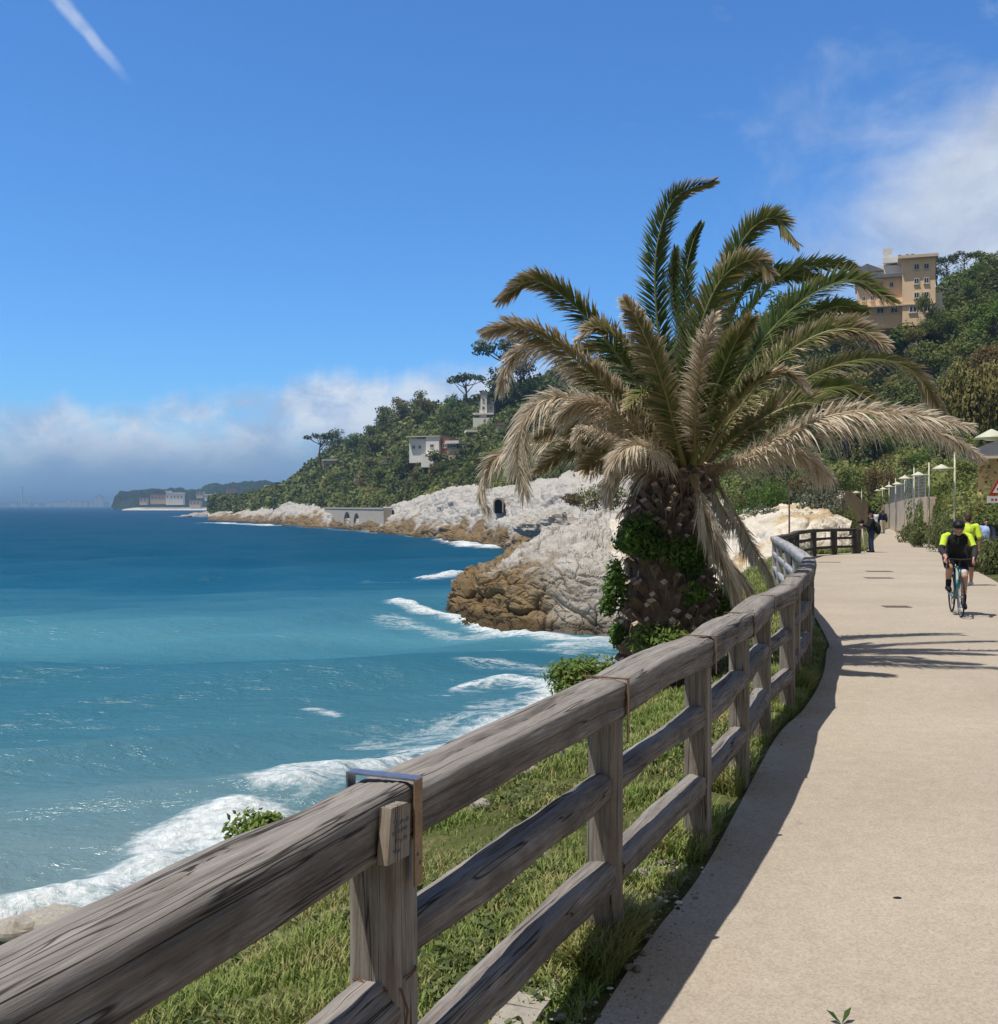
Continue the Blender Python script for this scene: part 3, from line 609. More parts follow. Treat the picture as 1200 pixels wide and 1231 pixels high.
def rail_mesh(L, w, h, seed, n=46, m=130, power=4.5, crack=None, rough=1.0, sag=0.0):
    x = np.linspace(-L / 2, L / 2, m); a = np.linspace(0, 2 * np.pi, n, endpoint=False) + .01
    c, s = np.cos(a), np.sin(a); r = (np.abs(c) ** power + np.abs(s) ** power) ** (-1 / power)
    y = r * c * w / 2; z = r * s * h / 2
    X = np.repeat(x[:, None], n, 1); Y = np.repeat(y[None], m, 0); Z = np.repeat(z[None], m, 0)
    P = np.stack([X * .9, Y * 4, Z * 4], 2).reshape(-1, 3)
    d = .010 * fbm(P + seed, 3, seed) ; P2 = np.stack([X * 1.5, Y * 30, Z * 30], 2).reshape(-1, 3); d = d + .0045 * ridged(P2 + seed * 3, 3, seed + 4)
    d = (d * rough).reshape(m, n)
    rn = np.sqrt(Y ** 2 + Z ** 2) + 1e-6
    Y = Y * (1 + d / rn); Z = Z * (1 + d / rn)
    if crack:                                     # a long split in the top face
        x0, x1, yc, wd, dp = crack
        cy = yc + .022 * np.interp(X, [x0, x1], [-1, 1]) + .012 * vnoise(np.stack([X * 3.1, X * 0, X * 0 + seed], 2).reshape(-1, 3), 3).reshape(m, n)
        e = sm(x0, x0 + .25, X) * (1 - sm(x1 - .25, x1, X))
        Z -= np.where(Z > 0, dp * np.exp(-((Y - cy) / wd) ** 2) * e, 0)
    Z += sag * (1 - (2 * X / L) ** 2)
    V = np.stack([X, Y, Z], 2); V = np.concatenate([V, V[:, :1]], 1)
    mb = MB(); mb.grid(V, flip=False)
    for k in (0, m - 1):
        cc = V[k, :-1].mean(0); b = np.concatenate([[cc], V[k, :-1]]); f = [(0, 1 + (j + 1) % n, 1 + j) if k == 0 else (0, 1 + j, 1 + (j + 1) % n) for j in range(n)]
        mb.add(b, f)
    return mb
def place_between(o, A, B, base, roll=0.0):
    d = (B - A); L = d.length; xa = d.normalized(); ya = Vector((0, 0, 1)).cross(xa).normalized(); za = xa.cross(ya)
    M = Matrix((xa, ya, za)).transposed().to_4x4() @ Matrix.Rotation(roll, 4, 'X'); M.translation = (A + B) / 2 - base
    o.matrix_local = M
def post_mesh(w, h, seed, n=40, m=60):
    mb = rail_mesh(h, w, w, seed, n, m, 9, None, .45); 
    for i in range(len(mb.V)):
        V = mb.V[i]; mb.V[i] = np.stack([-V[:, 2], V[:, 1], V[:, 0] + h / 2], 1)
    return mb
base = Vector((FP[2][0], FP[2][1], gz(4) - .05))
fence = thing('wooden_fence', 'weathered grey-brown three-rail timber fence curving along the near edge of the path', 'fence', base)
def P3(p, z): return Vector((p[0], p[1], gz(p[1]) + z))
for i, p in enumerate(FP):
    q = FP[min(i + 1, len(FP) - 1)]; r = FP[max(i - 1, 0)]; an = math.atan2(q[1] - r[1], q[0] - r[0])
    near = i < 5
    o = post_mesh(.125 if i != 1 else .135, 1.30, 20 + i, 40 if near else 20, 60 if near else 24).build('post', M_POST, fence, smooth=True)
    o.location = P3(p, -.32) - base; o.rotation_euler = (0, 0, an)
crk = {1: (-.85, .75, .012, .006, .03), 0: (-.2, .9, .03, .004, .014), 2: (-.6, .1, .03, .005, .016)}
bow = {2: .02, 3: .012, 4: .008}
for i in range(len(FP) - 1):
    A, B = FP[i], FP[i + 1]; near = i < 4
    o = rail_mesh((P3(B, 0) - P3(A, 0)).length - .004, .172, .150, 60 + i, 64 if near else 28, 200 if near else 60, 8.5, crk.get(i), 1.15, bow.get(i, 0)).build('top_rail', M_RAIL, fence, smooth=True)
    place_between(o, P3(A, 1.055), P3(B, 1.055), base, R((-3, 2, 4, -2, 3, 0, 2, -2, 1)[i]))
    for z, nm, ww, hh in ((.70, 'middle_rail', .095, .105), (.335, 'bottom_rail', .10, .11)):
        zl = z - (.13 if z > .5 else .10) if i == 0 else z
        a, b = P3(A, zl), P3(B, zl); d = (b - a).normalized(); a += d * .05; b -= d * .05
        rnd = 2.6 if i == 0 else 3.6
        o = rail_mesh((b - a).length, ww * 1.1, hh, 90 + i + int(z * 10), 34 if near else 18, 150 if near else 40, rnd, (-.4, .8, .01, .006, .02) if i in (0, 1, 3) else None, 1.7).build(nm, M_RAIL, fence, smooth=True)
        place_between(o, a, b, base, R(7 * math.sin(i * 2.3 + z * 9)))
def strap(i, w, legF, legB, lift, thick, mats):
    p = FP[i]; q = FP[i + 1]; r = FP[i - 1]; an = math.atan2(q[1] - r[1], q[0] - r[0])
    root = P3(p, 1.133 + lift) - base
    Rz = Matrix.Rotation(an, 3, 'Z'); half = .097
    mb = MB().box((0, 0, thick / 2), (w, 2 * half + 2 * thick, thick))
    o = mb.build('strap', mats[0], fence); o.location = root; o.rotation_euler = (0, 0, an)
    l = MB().box((0, -half - thick / 2, -legF / 2 - .0005), (w, thick, legF))
    l.build('strap_leg', mats[1], o)
    MB().box((0, half + thick / 2, -legB / 2 - .0005), (w, thick, legB)).build('strap_leg', mats[0], o)
    if legF > .2:
        for zz in (-.215, -.19):
            MB().tube([(0.008 if zz < -.2 else -.006, -half - thick - .002, zz), (0.008 if zz < -.2 else -.006, -half - thick + .004, zz)], .005, 8).build('screw', M_INK, o)
strap(1, .042, .27, .06, .013, .005, (M_STEEL, M_TAN))
strap(2, .022, .26, .05, .004, .004, (M_RUST, M_TAN)); strap(3, .02, .20, .05, .004, .004, (M_RUST, M_TAN))
for i in (4, 5, 6): strap(i, .016, .17, .05, .003, .003, (M_RUST, M_RUST))
# small wooden block with faded writing, fixed to the first rail beside its strap
p, q = FP[1], FP[0]; an = math.atan2(p[1] - q[1], p[0] - q[0])
bb = MB(); bb.prism([(-.075, -.075), (.055, -.075), (.055, .065), (.035, .075), (-.062, .075)], .034)
blk = bb.build('sign_block', M_BLOCK, fence)
Mx = Matrix.Rotation(an, 4, 'Z'); dd = Vector((math.cos(an), math.sin(an), 0)); pr = Vector((math.sin(an), -math.cos(an), 0))
blk.scale = (.88, .88, .88); blk.rotation_euler = (0, R(4), an); blk.location = P3(p, 1.055) - dd * .150 + pr * .126 - base
wr = MB(); rs = random.Random(5)
for row, (z0, x0, x1) in enumerate(((.032, -.045, .04), (.008, -.05, .03), (-.02, -.03, .035), (-.047, -.045, -.005))):
    x = x0
    while x < x1:                                  # worn brush strokes, no longer readable
        L = rs.uniform(.006, .015); wr.box((x + L / 2, -.0012, z0 + rs.uniform(-.004, .004)), (L, .0016, rs.uniform(.003, .010)), Matrix.Rotation(rs.uniform(-.7, .7), 3, 'Y')); x += L + rs.uniform(.001, .008)
wr.build('faded_lettering', M_INK, blk)
wb = MB(); c0 = P3(FP[1], .625) - base
for k in range(3):
    wb.tube([c0 + Vector((.075 * math.cos(t) + .01 * math.sin(3 * t + k), .085 * math.sin(t), .012 * math.sin(2 * t + k) + k * .006)) for t in np.linspace(0, 6.283, 20)], .0022, 5)
wb.tube([c0 + Vector((.05, -.075, 0)), c0 + Vector((.07, -.09, -.05)), c0 + Vector((.06, -.085, -.11))], .0035, 5)
wb.build('rusty_wire', M_RUST, fence)

# ---------------------------------------------------------------- fence round the lookout
base = Vector((BAY[6][0], BAY[6][1], gz(38) - .05))
bay = thing('wooden_fence', 'fence of the far lookout bend, silver-grey side rails and dark end rails', 'fence', base)
for i, p in enumerate(BAY):
    if i == 0: continue
    q = BAY[min(i + 1, len(BAY) - 1)]; r = BAY[i - 1]; an = math.atan2(q[1] - r[1], q[0] - r[0]); dk = i >= 5
    o = post_mesh(.12 if not dk else .30 if i == 9 else .22, 1.30 if not dk else 1.10, 220 + i, 16, 12).build('post', M_DARKW if dk else M_GREY, bay, smooth=True)
    o.location = P3(p, -.28 if not dk else -.1) - base; o.rotation_euler = (0, 0, an)
for i in range(len(BAY) - 1):
    dk = i >= 4; A, B = BAY[i], BAY[i + 1]
    zs = ((1.06, 'top_rail', .17, .15), (.68, 'middle_rail', .10, .11), (.32, 'bottom_rail', .10, .11)) if not dk else ((1.0, 'top_rail', .2, .13), (.66, 'middle_rail', .12, .10), (.30, 'bottom_rail', .12, .10))
    if i == 4: zs = tuple((1.06 if z > .9 else z, n, w, h) for z, n, w, h in zs)
    for z, nm, ww, hh in zs:
        zb = z if not (i == 4 and z > .9) else 1.0
        o = rail_mesh((P3(B, 0) - P3(A, 0)).length, ww, hh, 190 + i + int(z * 10), 16, 24, 5, None, .8).build(nm, M_DARKW if dk else M_GREY, bay, smooth=True)
        place_between(o, P3(A, z), P3(B, zb), base)
# ---------------------------------------------------------------- the date palm
PD = 13.0
M_TRUNK = simple('palm_bark', (.22, .165, .125, 1), (.075, .055, .042, 1), 9, .95, .7, dist=.03)
M_CUT = simple('cut_frond_base', (.62, .52, .40, 1), (.40, .30, .21, 1), 20, .9, .3)
M_STUB = simple('frond_stub', (.31, .235, .185, 1), (.12, .09, .07, 1), 14, .95, .6, dist=.02)
t = NT('palm_leaf'); a = t.attr('a'); n = t.noise(t.coord('Object'), 3.0, 3)
f = t.math('ADD', a, t.math('MULTIPLY', t.math('SUBTRACT', n, .45), .34), clamp=True)
c = t.ramp(f, [(0.0, (.060, .105, .028, 1)), (.26, (.125, .175, .044, 1)), (.46, (.22, .21, .078, 1)), (.62, (.34, .26, .15, 1)), (.80, (.56, .46, .33, 1)), (1.0, (.70, .62, .50, 1))])
b = t.bsdf(c, .5, spec=.3, out=False); tr = t.n('ShaderNodeBsdfTranslucent'); t.l(c, tr.inputs[0])
mx = t.n('ShaderNodeMixShader'); mx.inputs[0].default_value = .32; t.l(b, mx.inputs[1]); t.l(tr.outputs[0], mx.inputs[2]); t.l(mx.outputs[0], t.out.inputs[0]); M_LEAF = t.m
t = NT('palm_rachis'); a = t.attr('a')
t.bsdf(t.ramp(a, [(0, (.17, .19, .055, 1)), (.5, (.26, .20, .09, 1)), (1, (.36, .26, .16, 1))]), .5, spec=.35); M_RACH = t.m
pbase = Vector(((800 - CU) / FL * PD, PD, 5.72))
palm = thing('palm_tree', 'stout date palm with shaggy half-dry fronds growing behind the fence', 'tree', pbase)
CR = pd(826, 560, PD)
prs = np.random.RandomState(12)
# trunk
spine = [pbase + Vector((0, 0, -.1)), pd(803, 790, PD), pd(803, 740, PD), pd(803, 690, PD), pd(802, 640, PD), pd(805, 605, PD), pd(815, 580, PD), CR]
sp3 = np.array(catmull([s[:] for s in spine], 60)); rad = np.interp(np.linspace(0, 1, 60), [0, .12, .3, .5, .7, .85, .93, 1], [.52, .49, .45, .41, .36, .32, .27, .14])
na = 48; ang = np.linspace(0, 2 * np.pi, na + 1); Gt = np.stack([np.stack([sp3[i, 0] + rad[i] * np.cos(ang), sp3[i, 1] + rad[i] * np.sin(ang), np.full(na + 1, sp3[i, 2])], 1) for i in range(60)])
Pt = np.stack([np.cos(ang)[None] * 2 + 0 * Gt[..., 0], np.sin(ang)[None] * 2 + 0 * Gt[..., 0], Gt[..., 2] * 2.5], 2)
dd = .022 * fbm(Pt.reshape(-1, 3) * 1.6, 4, 3).reshape(Gt.shape[:2])
Gt[..., 0] += dd * np.cos(ang)[None]; Gt[..., 1] += dd * np.sin(ang)[None]
MB().grid(Gt).build('trunk', M_TRUNK, palm, smooth=True, world=True)
stub = MB(); k = 0
H = sp3[-1, 2] - sp3[0, 2]
for row in range(29):
    tt = .07 + row * .0306
    for c_ in range(16):
        an = (c_ + (row % 2) * .5) / 16 * 2 * np.pi + prs.randn() * .08
        if prs.rand() < .10: continue
        i = min(int(tt * 59), 58); ctr = sp3[i] + np.array((0, 0, prs.randn() * .03)); r = rad[i]
        out = Vector((math.cos(an), math.sin(an), 0)); tan = Vector((-out.y, out.x, 0)); up = Vector((0, 0, 1))
        lean = prs.uniform(.55, .85) if row < 25 else .9; dirv = (out * (1 - lean * .55) + up * lean).normalized(); nrm = tan.cross(dirv).normalized()
        w = prs.uniform(.05, .082); L = prs.uniform(.10, .18) * (1.2 if row > 23 else 1); p0 = Vector(ctr) + out * (r - .05); p1 = p0 + dirv * L + out * prs.uniform(.04, .10)
        def sec(p, s, th, up_):
            return [p + tan * (-w * s), p + nrm * (-th) , p + tan * (w * s), p + nrm * th]
        V = sec(p0, 1.25, .07, 0) + sec(p1, prs.uniform(.55, .85), .045, 0)
        V = [v[:] for v in V]; stub.add(V, [(0, 1, 5, 4), (1, 2, 6, 5), (2, 3, 7, 6), (3, 0, 4, 7)], 0)
        stub.add([V[4], V[5], V[6], V[7]], [(0, 1, 2, 3)], 1 if prs.rand() < .62 else 0)
        if prs.rand() < .5:                          # frayed fibre strips
            for _ in range(3):
                q = p1 + tan * prs.uniform(-w, w); e = q + Vector((prs.randn() * .05, prs.randn() * .05, -prs.uniform(.1, .25))) + out * .03
                stub.tube([q, (q + e) / 2 + out * .02, e], [.008, .006, .002], 4, 0)
stub.build('frond_stubs', [M_STUB, M_CUT], palm, world=True)

def frond(pts3, dry=0.3, Lf=.40, n=165, droop=.25, seed=0, tipdry=.5, side0=None, vee=.66, thin=1.0, start=.13, fwk=1.0, roll=None, name='frond'):
    droop *= .62
    rs = np.random.RandomState(seed * 7 + 3); pts3 = [Vector(p) for p in pts3]
    C = np.array(catmull([p[:] for p in pts3], n)); T = np.gradient(C, axis=0); seg = np.linalg.norm(np.diff(C, axis=0), axis=1); T /= np.linalg.norm(T, axis=1)[:, None]
    out = C[-1] - C[0]; out[2] = 0; out = out / (np.linalg.norm(out) + 1e-6)
    mb = MB(); m = len(C)
    tt = np.concatenate([[0], np.cumsum(seg)]) / seg.sum()
    rr_ = np.interp(tt, [0, .1, .3, 1], [.045, .028, .018, .004]) * thin
    mb.tube(C, rr_, 6, 1, a=np.clip(dry * .9 + 0 * tt, 0, 1))
    roll_ = roll if roll is not None else R(rs.uniform(38, 62)) * (1 if abs(out[0]) > .5 else .3) * (1 if rs.rand() < .5 else -1)
    for i in range(m):
        t_ = tt[i]
        u = np.array((0, 0, 1.0)) * 1.0 - out * .9 * abs(T[i][2]); u = u - T[i] * (u @ T[i]); u /= np.linalg.norm(u) + 1e-9
        sd = np.cross(T[i], u)
        if side0 is not None: sd = np.array(side0) - T[i] * (np.array(side0) @ T[i]); sd /= np.linalg.norm(sd); u = np.cross(sd, T[i]); u *= np.sign(u[2] + .01 * (-u[1]))
        if side0 is None:
            rl = roll_; c_, s_ = math.cos(rl), math.sin(rl); sd, u = sd * c_ + u * s_, u * c_ - sd * s_
        if t_ < start: 
            if t_ > .05 and rs.rand() < .6:
                for sg in (-1, 1):
                    e = C[i] + sd * sg * .07 + T[i] * .05; mb.tube([C[i], e], [.006, .001], 3, 1, dry)
            continue
        prof = np.interp(t_, [start, start + .12, .45, .8, .95, 1], [.45, .9, 1.0, .80, .5, .32])
        fw = fwk * np.interp(t_, [start, .5, .9, 1], [.75, 1.1, 1.5, 2.6])
        for sg in (-1, 1):
            for rep in range(2):
                if rs.rand() < .03 + dry * .08: continue
                L = Lf * .97 * prof * rs.uniform(.78, 1.12) * (1 - .15 * (dry > .7) * rs.rand())
                d0 = T[i] * fw * rs.uniform(.8, 1.2) + sd * sg * (1 + .1 * rs.randn()) + u * (vee * rs.uniform(.2, 1.5) * (1.15 if rep else .45)) + rs.randn(3) * (.08 + .20 * dry)
                d0 /= np.linalg.norm(d0); dr = droop * rs.uniform(.4, 1.5)
                p0 = C[i] + T[i] * seg.mean() * rs.uniform(-.5, .5)
                S = np.array((0, .35, .7, 1.0)); W = np.array((.45, 1, .75, .06)) * (.0112 if dry < .5 else .0088) * rs.uniform(.8, 1.2) * (Lf / .4) ** .4
                wdir = np.cross(d0, u); wdir /= np.linalg.norm(wdir) + 1e-9; wdir = wdir * .85 + u * .5 * sg
                if dry > .6: wdir = wdir + rs.randn(3) * .5
                wdir /= np.linalg.norm(wdir)
                ctr = [p0 + d0 * L * s + np.array((0, 0, -1)) * dr * L * s * s for s in S]
                V = []
                for cc, w_ in zip(ctr, W): V += [cc - wdir * w_, cc + wdir * w_]
                dv = dry + .12 * rs.randn() + tipdry * max(0, t_ - .72) * 1.4
                av = np.repeat(np.clip(dv + S ** 2.2 * tipdry * (.85 if dry > .3 else .62), 0, 1), 2)
                mb.add(V, [(0, 1, 3, 2), (2, 3, 5, 4), (4, 5, 7, 6)], 0, av)
    return mb.build(name, [M_LEAF, M_RACH], palm, world=True)
def pc(*L): return [pd(u, v, PD + d) for u, v, d in L]
FR = [  # (u, v, depth offset) along the frond, dryness, leaflet length, droop
 (pc((824, 548, 0), (800, 450, -.1), (789, 370, -.15), (790, 295, -.2), (812, 238, -.25), (857, 219, -.3)), .17, .36, .10, dict(side0=(1, .1, .1), tipdry=.8)),
 (pc((832, 545, -.1), (845, 440, -.3), (868, 350, -.5), (896, 285, -.6), (930, 262, -.7), (957, 290, -.75)), .30, .36, .2, dict(tipdry=.6)),
 (pc((832, 540, .3), (828, 420, .5), (824, 340, .6), (832, 295, .6), (843, 270, .6)), .10, .26, .05, dict(side0=(1, .2, 0), tipdry=.25, vee=.8)),
 (pc((830, 540, .4), (818, 420, .8), (808, 350, 1.0), (812, 300, 1.0)), .12, .28, .1, dict(tipdry=.4)),
 (pc((818, 555, 0), (778, 480, -.15), (730, 410, -.25), (680, 358, -.3), (640, 338, -.3), (602, 360, -.3)), .30, .40, .28, dict(tipdry=1.0, vee=.25)),
 (pc((815, 558, -.1), (760, 500, -.3), (715, 452, -.45), (665, 412, -.5), (620, 393, -.5), (584, 399, -.5)), .66, .40, .42, dict(tipdry=.7, vee=.2)),
 (pc((815, 560, .2), (760, 510, .4), (700, 450, .6), (655, 420, .6), (618, 428, .6), (600, 470, .6)), .78, .36, .8, dict(tipdry=.5)),
 (pc((812, 562, -.2), (765, 520, -.5), (715, 488, -.8), (668, 478, -.9), (634, 500, -.95), (622, 545, -1.0), (630, 592, -1.0)), .86, .38, .95, dict(tipdry=.3)),
 (pc((808, 566, .4), (740, 540, .9), (680, 530, 1.2), (630, 535, 1.3), (590, 556, 1.35), (577, 592, 1.35), (586, 615, 1.3)), .80, .34, .95, dict(tipdry=.35)),
 (pc((808, 568, -.1), (770, 545, -.4), (730, 525, -.6), (700, 515, -.6), (692, 530, -.6)), .92, .26, .9, dict(tipdry=.2, start=.3)),
 (pc((805, 574, -.1), (780, 566, -.4), (752, 568, -.6), (735, 580, -.7), (728, 596, -.7)), .95, .30, 1.1, dict(tipdry=.1)),
 (pc((846, 545, .1), (880, 470, .1), (925, 400, 0), (975, 355, -.1), (1025, 338, -.2), (1072, 362, -.3)), .20, .42, .22, dict(tipdry=.7)),
 (pc((850, 548, -.2), (890, 490, -.4), (940, 430, -.6), (990, 400, -.8), (1030, 396, -.9), (1064, 414, -1.0)), .46, .40, .35, dict(tipdry=.75)),
 (pc((852, 552, .3), (910, 500, .6), (980, 450, .9), (1045, 432, 1.1), (1095, 446, 1.2), (1138, 498, 1.2)), .46, .38, .5, dict(tipdry=.7)),
 (pc((852, 565, -.2), (910, 540, -.5), (970, 510, -.8), (1030, 494, -1.0), (1095, 498, -1.1), (1165, 512, -1.2)), .88, .40, .75, dict(tipdry=.2, n=180)),
 (pc((852, 568, 0), (920, 545, .2), (1000, 520, .3), (1070, 512, .3), (1125, 520, .3), (1178, 548, .3)), .82, .38, .95, dict(tipdry=.3, n=180)),
 (pc((822, 560, -.3), (805, 490, -1.0), (786, 430, -1.4), (766, 385, -1.5), (752, 362, -1.5)), .60, .36, .4, dict(tipdry=.5, side0=(1, 0, .1))),
 (pc((836, 560, -.3), (836, 500, -1.1), (842, 440, -1.5), (852, 400, -1.6), (858, 380, -1.6)), .80, .36, .5, dict(tipdry=.3, side0=(1, 0, -.1))),
 (pc((830, 556, -.2), (828, 480, -.8), (842, 395, -1.1), (868, 335, -1.2), (905, 312, -1.2), (925, 325, -1.2)), .36, .40, .25, dict(tipdry=.7)),
 (pc((842, 545, .5), (872, 440, 1.0), (905, 370, 1.3), (950, 328, 1.5), (1008, 318, 1.6), (1030, 330, 1.6)), .14, .40, .2, dict(tipdry=.4)),
 (pc((842, 545, .6), (868, 430, 1.1), (890, 360, 1.4), (925, 330, 1.5), (985, 335, 1.6)), .10, .40, .2, dict(tipdry=.3)),
 (pc((846, 550, .5), (890, 470, 1.2), (945, 400, 1.6), (1000, 370, 1.8), (1040, 372, 1.9)), .22, .40, .3, dict(tipdry=.4)),
 (pc((850, 556, .3), (900, 520, .4), (960, 480, .4), (1010, 465, .4), (1050, 480, .4)), .40, .36, .45, dict(tipdry=.4)),
 (pc((848, 570, -.1), (880, 560, -.4), (925, 545, -.6), (965, 548, -.7), (1000, 575, -.7)), .9, .34, 1.0, dict(tipdry=.1)),
 (pc((836, 572, -.4), (842, 600, -.75), (856, 640, -.8), (876, 690, -.8), (892, 735, -.8)), .97, .42, .5, dict(tipdry=.05, vee=.1, fwk=3.2)),
 (pc((830, 572, -.4), (846, 610, -.7), (868, 660, -.75), (900, 705, -.75), (910, 740, -.75)), .95, .38, .5, dict(tipdry=.05, fwk=3.0)),
 (pc((856, 572, 0), (880, 610, -.1), (905, 655, -.1), (925, 690, -.1), (935, 720, -.1)), .93, .16, .8, dict(tipdry=.1, thin=.9)),
 (pc((850, 575, .2), (868, 610, .4), (888, 640, .5), (905, 672, .5)), .88, .26, 1.0, dict(tipdry=.1)),
 (pc((800, 570, .1), (775, 585, .1), (762, 620, .1), (757, 670, .1), (758, 700, .1)), .93, .22, .8, dict(tipdry=.1)),
 (pc((812, 565, -.4), (790, 545, -.9), (765, 535, -1.2), (745, 545, -1.3), (735, 565, -1.3)), .85, .32, .9, dict(tipdry=.2)),
 (pc((842, 556, -.4), (870, 505, -1.1), (905, 465, -1.5), (940, 450, -1.7), (965, 465, -1.8)), .55, .38, .4, dict(tipdry=.5)),
 (pc((826, 550, -.2), (790, 470, -.6), (755, 420, -.9), (722, 395, -1.0), (700, 405, -1.0)), .45, .36, .35, dict(tipdry=.7)),
 (pc((822, 550, .3), (778, 470, .8), (735, 425, 1.1), (690, 420, 1.3)), .32, .38, .3, dict(tipdry=.6)),
 (pc((834, 556, -.4), (852, 490, -1.2), (880, 420, -1.7), (902, 385, -1.9)), .28, .38, .3, dict(tipdry=.6)),
 (pc((816, 560, -.2), (775, 525, -.7), (735, 495, -1.0), (700, 485, -1.1), (672, 500, -1.2)), .76, .38, .8, dict(tipdry=.3)),
]
for i, (pp, dry, Lf, droop, kw) in enumerate(FR):
    if .6 <= dry < .84: dry -= .07
    if dry < .6: dry = max(.03, dry - .17)
    frond(pp, dry, Lf, droop=droop, seed=i, **kw)
for i in range(14):                                   # the rest of the crown, all round
    az = prs.uniform(0, 6.28); el = prs.uniform(.1, 1.3); L = prs.uniform(1.5, 2.4); back = math.sin(az) > 0
    if not back and el < .5: L *= .75
    o_ = Vector((math.cos(az), math.sin(az), 0)); u_ = Vector((0, 0, 1)); d_ = o_ * math.cos(el) + u_ * math.sin(el)
    c1 = CR + d_ * L * .35; c2 = c1 + (d_ * .8 + o_ * .25).normalized() * L * .35; c3 = c2 + (d_ * .3 + o_ * .6 - u_ * .5).normalized() * L * .32
    dr = float(np.clip(.50 - el * .42 + prs.randn() * .12, .05, .95))
    frond([CR + o_ * .12 - u_ * .1, c1, c2, c3], dr, prs.uniform(.32, .42), 105, .25 + .5 * (dr > .6), 100 + i, .5)
# ---------------------------------------------------------------- foliage
def leaves(mb, lobes, n, size, rs, inner=.55, up=.25, asp=.55, m=0):
    vol = np.array([l[1][0] * l[1][1] + l[1][1] * l[1][2] + l[1][0] * l[1][2] for l in lobes]); vol = vol / vol.sum()
    idx = rs.choice(len(lobes), n, p=vol); C = np.array([l[0] for l in lobes])[idx]; Rd = np.array([l[1] for l in lobes])[idx]
    d = rs.randn(n, 3); d /= np.linalg.norm(d, axis=1)[:, None]; r = inner + (1 - inner) * rs.rand(n) ** .6
    lump = 1 + .22 * vnoise(d * 2.6 + idx[:, None] * 7.7, 5)
    P = C + d * Rd * (r * lump)[:, None]
    nrm = d * .8 + rs.randn(n, 3) * .55 + np.array((0, 0, up)); nrm /= np.linalg.norm(nrm, axis=1)[:, None]
    t = np.cross(nrm, rs.randn(n, 3)); t /= np.linalg.norm(t, axis=1)[:, None]; b = np.cross(nrm, t)
    s = size * rs.uniform(.6, 1.35, n)[:, None]
    V = np.stack([P - t * s, P + b * s * asp - nrm * s * .12, P + t * s, P - b * s * asp - nrm * s * .12], 1)
    av = np.clip(.45 * rs.rand(n) + .28 + .32 * vnoise(P / (size * 6), 8) + .12 * (r - .8), 0, 1)
    mb.add(V.reshape(-1, 3), np.arange(4 * n).reshape(n, 4), m, np.repeat(av, 4)); return mb
def lobes_for(rs, k, sx, sz, flat=.7, spread=.75, z0=0.0):
    L = []
    for i in range(k):
        a = rs.uniform(0, 6.28); q = math.sqrt(rs.rand()) * spread
        h = (1 - q * q * .75) * rs.uniform(.5, 1)
        L.append(((math.cos(a) * q * sx, math.sin(a) * q * sx, z0 + h * sz * .62), (sx * rs.uniform(.3, .5), sx * rs.uniform(.3, .5), sz * rs.uniform(.26, .42) * flat / .7)))
    return L
def G_(a, b, c, d):
    k = lambda q, f: tuple(min(.6, x * f) for x in q[:3]) + (1,)
    return [(0.05, k(a, 1.15)), (.34, k(b, 1.2)), (.58, k(c, 1.2)), (.9, k(d, 1.2))]
LM = {
 'dark': leafmat('evergreen_leaves', G_((.030, .042, .012, 1), (.070, .090, .022, 1), (.125, .148, .040, 1), (.20, .21, .07, 1)), .2, nscale=.05),
 'olive': leafmat('olive_leaves', G_((.050, .050, .016, 1), (.115, .108, .033, 1), (.185, .165, .056, 1), (.26, .225, .095, 1)), .2, nscale=.06),
 'grey': leafmat('grey_leaves', G_((.035, .040, .025, 1), (.080, .088, .055, 1), (.135, .140, .095, 1), (.20, .20, .145, 1)), .15, nscale=.08),
 'bright': leafmat('bright_leaves', G_((.030, .058, .010, 1), (.070, .120, .020, 1), (.12, .18, .038, 1), (.19, .24, .070, 1)), .35, nscale=.08),
 'brown': leafmat('dry_leaves', G_((.040, .026, .012, 1), (.095, .064, .028, 1), (.16, .115, .052, 1), (.24, .18, .09, 1)), .15, nscale=.08),
 'pine': leafmat('pine_needles', G_((.016, .025, .009, 1), (.038, .056, .018, 1), (.07, .092, .03, 1), (.115, .13, .05, 1)), .1, nscale=.08),
 'verge': leafmat('verge_leaves', G_((.030, .042, .014, 1), (.075, .098, .032, 1), (.13, .155, .058, 1), (.21, .23, .105, 1)), .25, nscale=.5),
}
M_BARK = simple('tree_bark', (.13, .10, .075, 1), (.06, .045, .032, 1), 6, .95, .5)
prototypes = {}
def shrub_proto(kind, var, n=3000, size=.036):
    key = (kind, var, n)
    if key not in prototypes:
        rs = np.random.RandomState(hash((ord(kind[0]), ord(kind[1]), var)) % 9999)
        o = leaves(MB(), lobes_for(rs, 9 + var * 2, 1.0, 1.0 if var % 2 else .8), n, size, rs).build('shrub', LM[kind])
        COL.objects.unlink(o); prototypes[key] = o
    return prototypes[key]
def shrub(p, s, kind, var, label, group, n=3000, size=.036, cat='shrub', rz=None, name='shrub'):
    o = shrub_proto(kind, var, n, size).copy(); COL.objects.link(o); o.name = name
    o.location = p; o.scale = s if hasattr(s, '__len__') else (s, s, s); o.rotation_euler = (0, 0, rs_veg.uniform(0, 6.28) if rz is None else rz)
    return tag(o, label, cat, group)
rs_veg = random.Random(77)
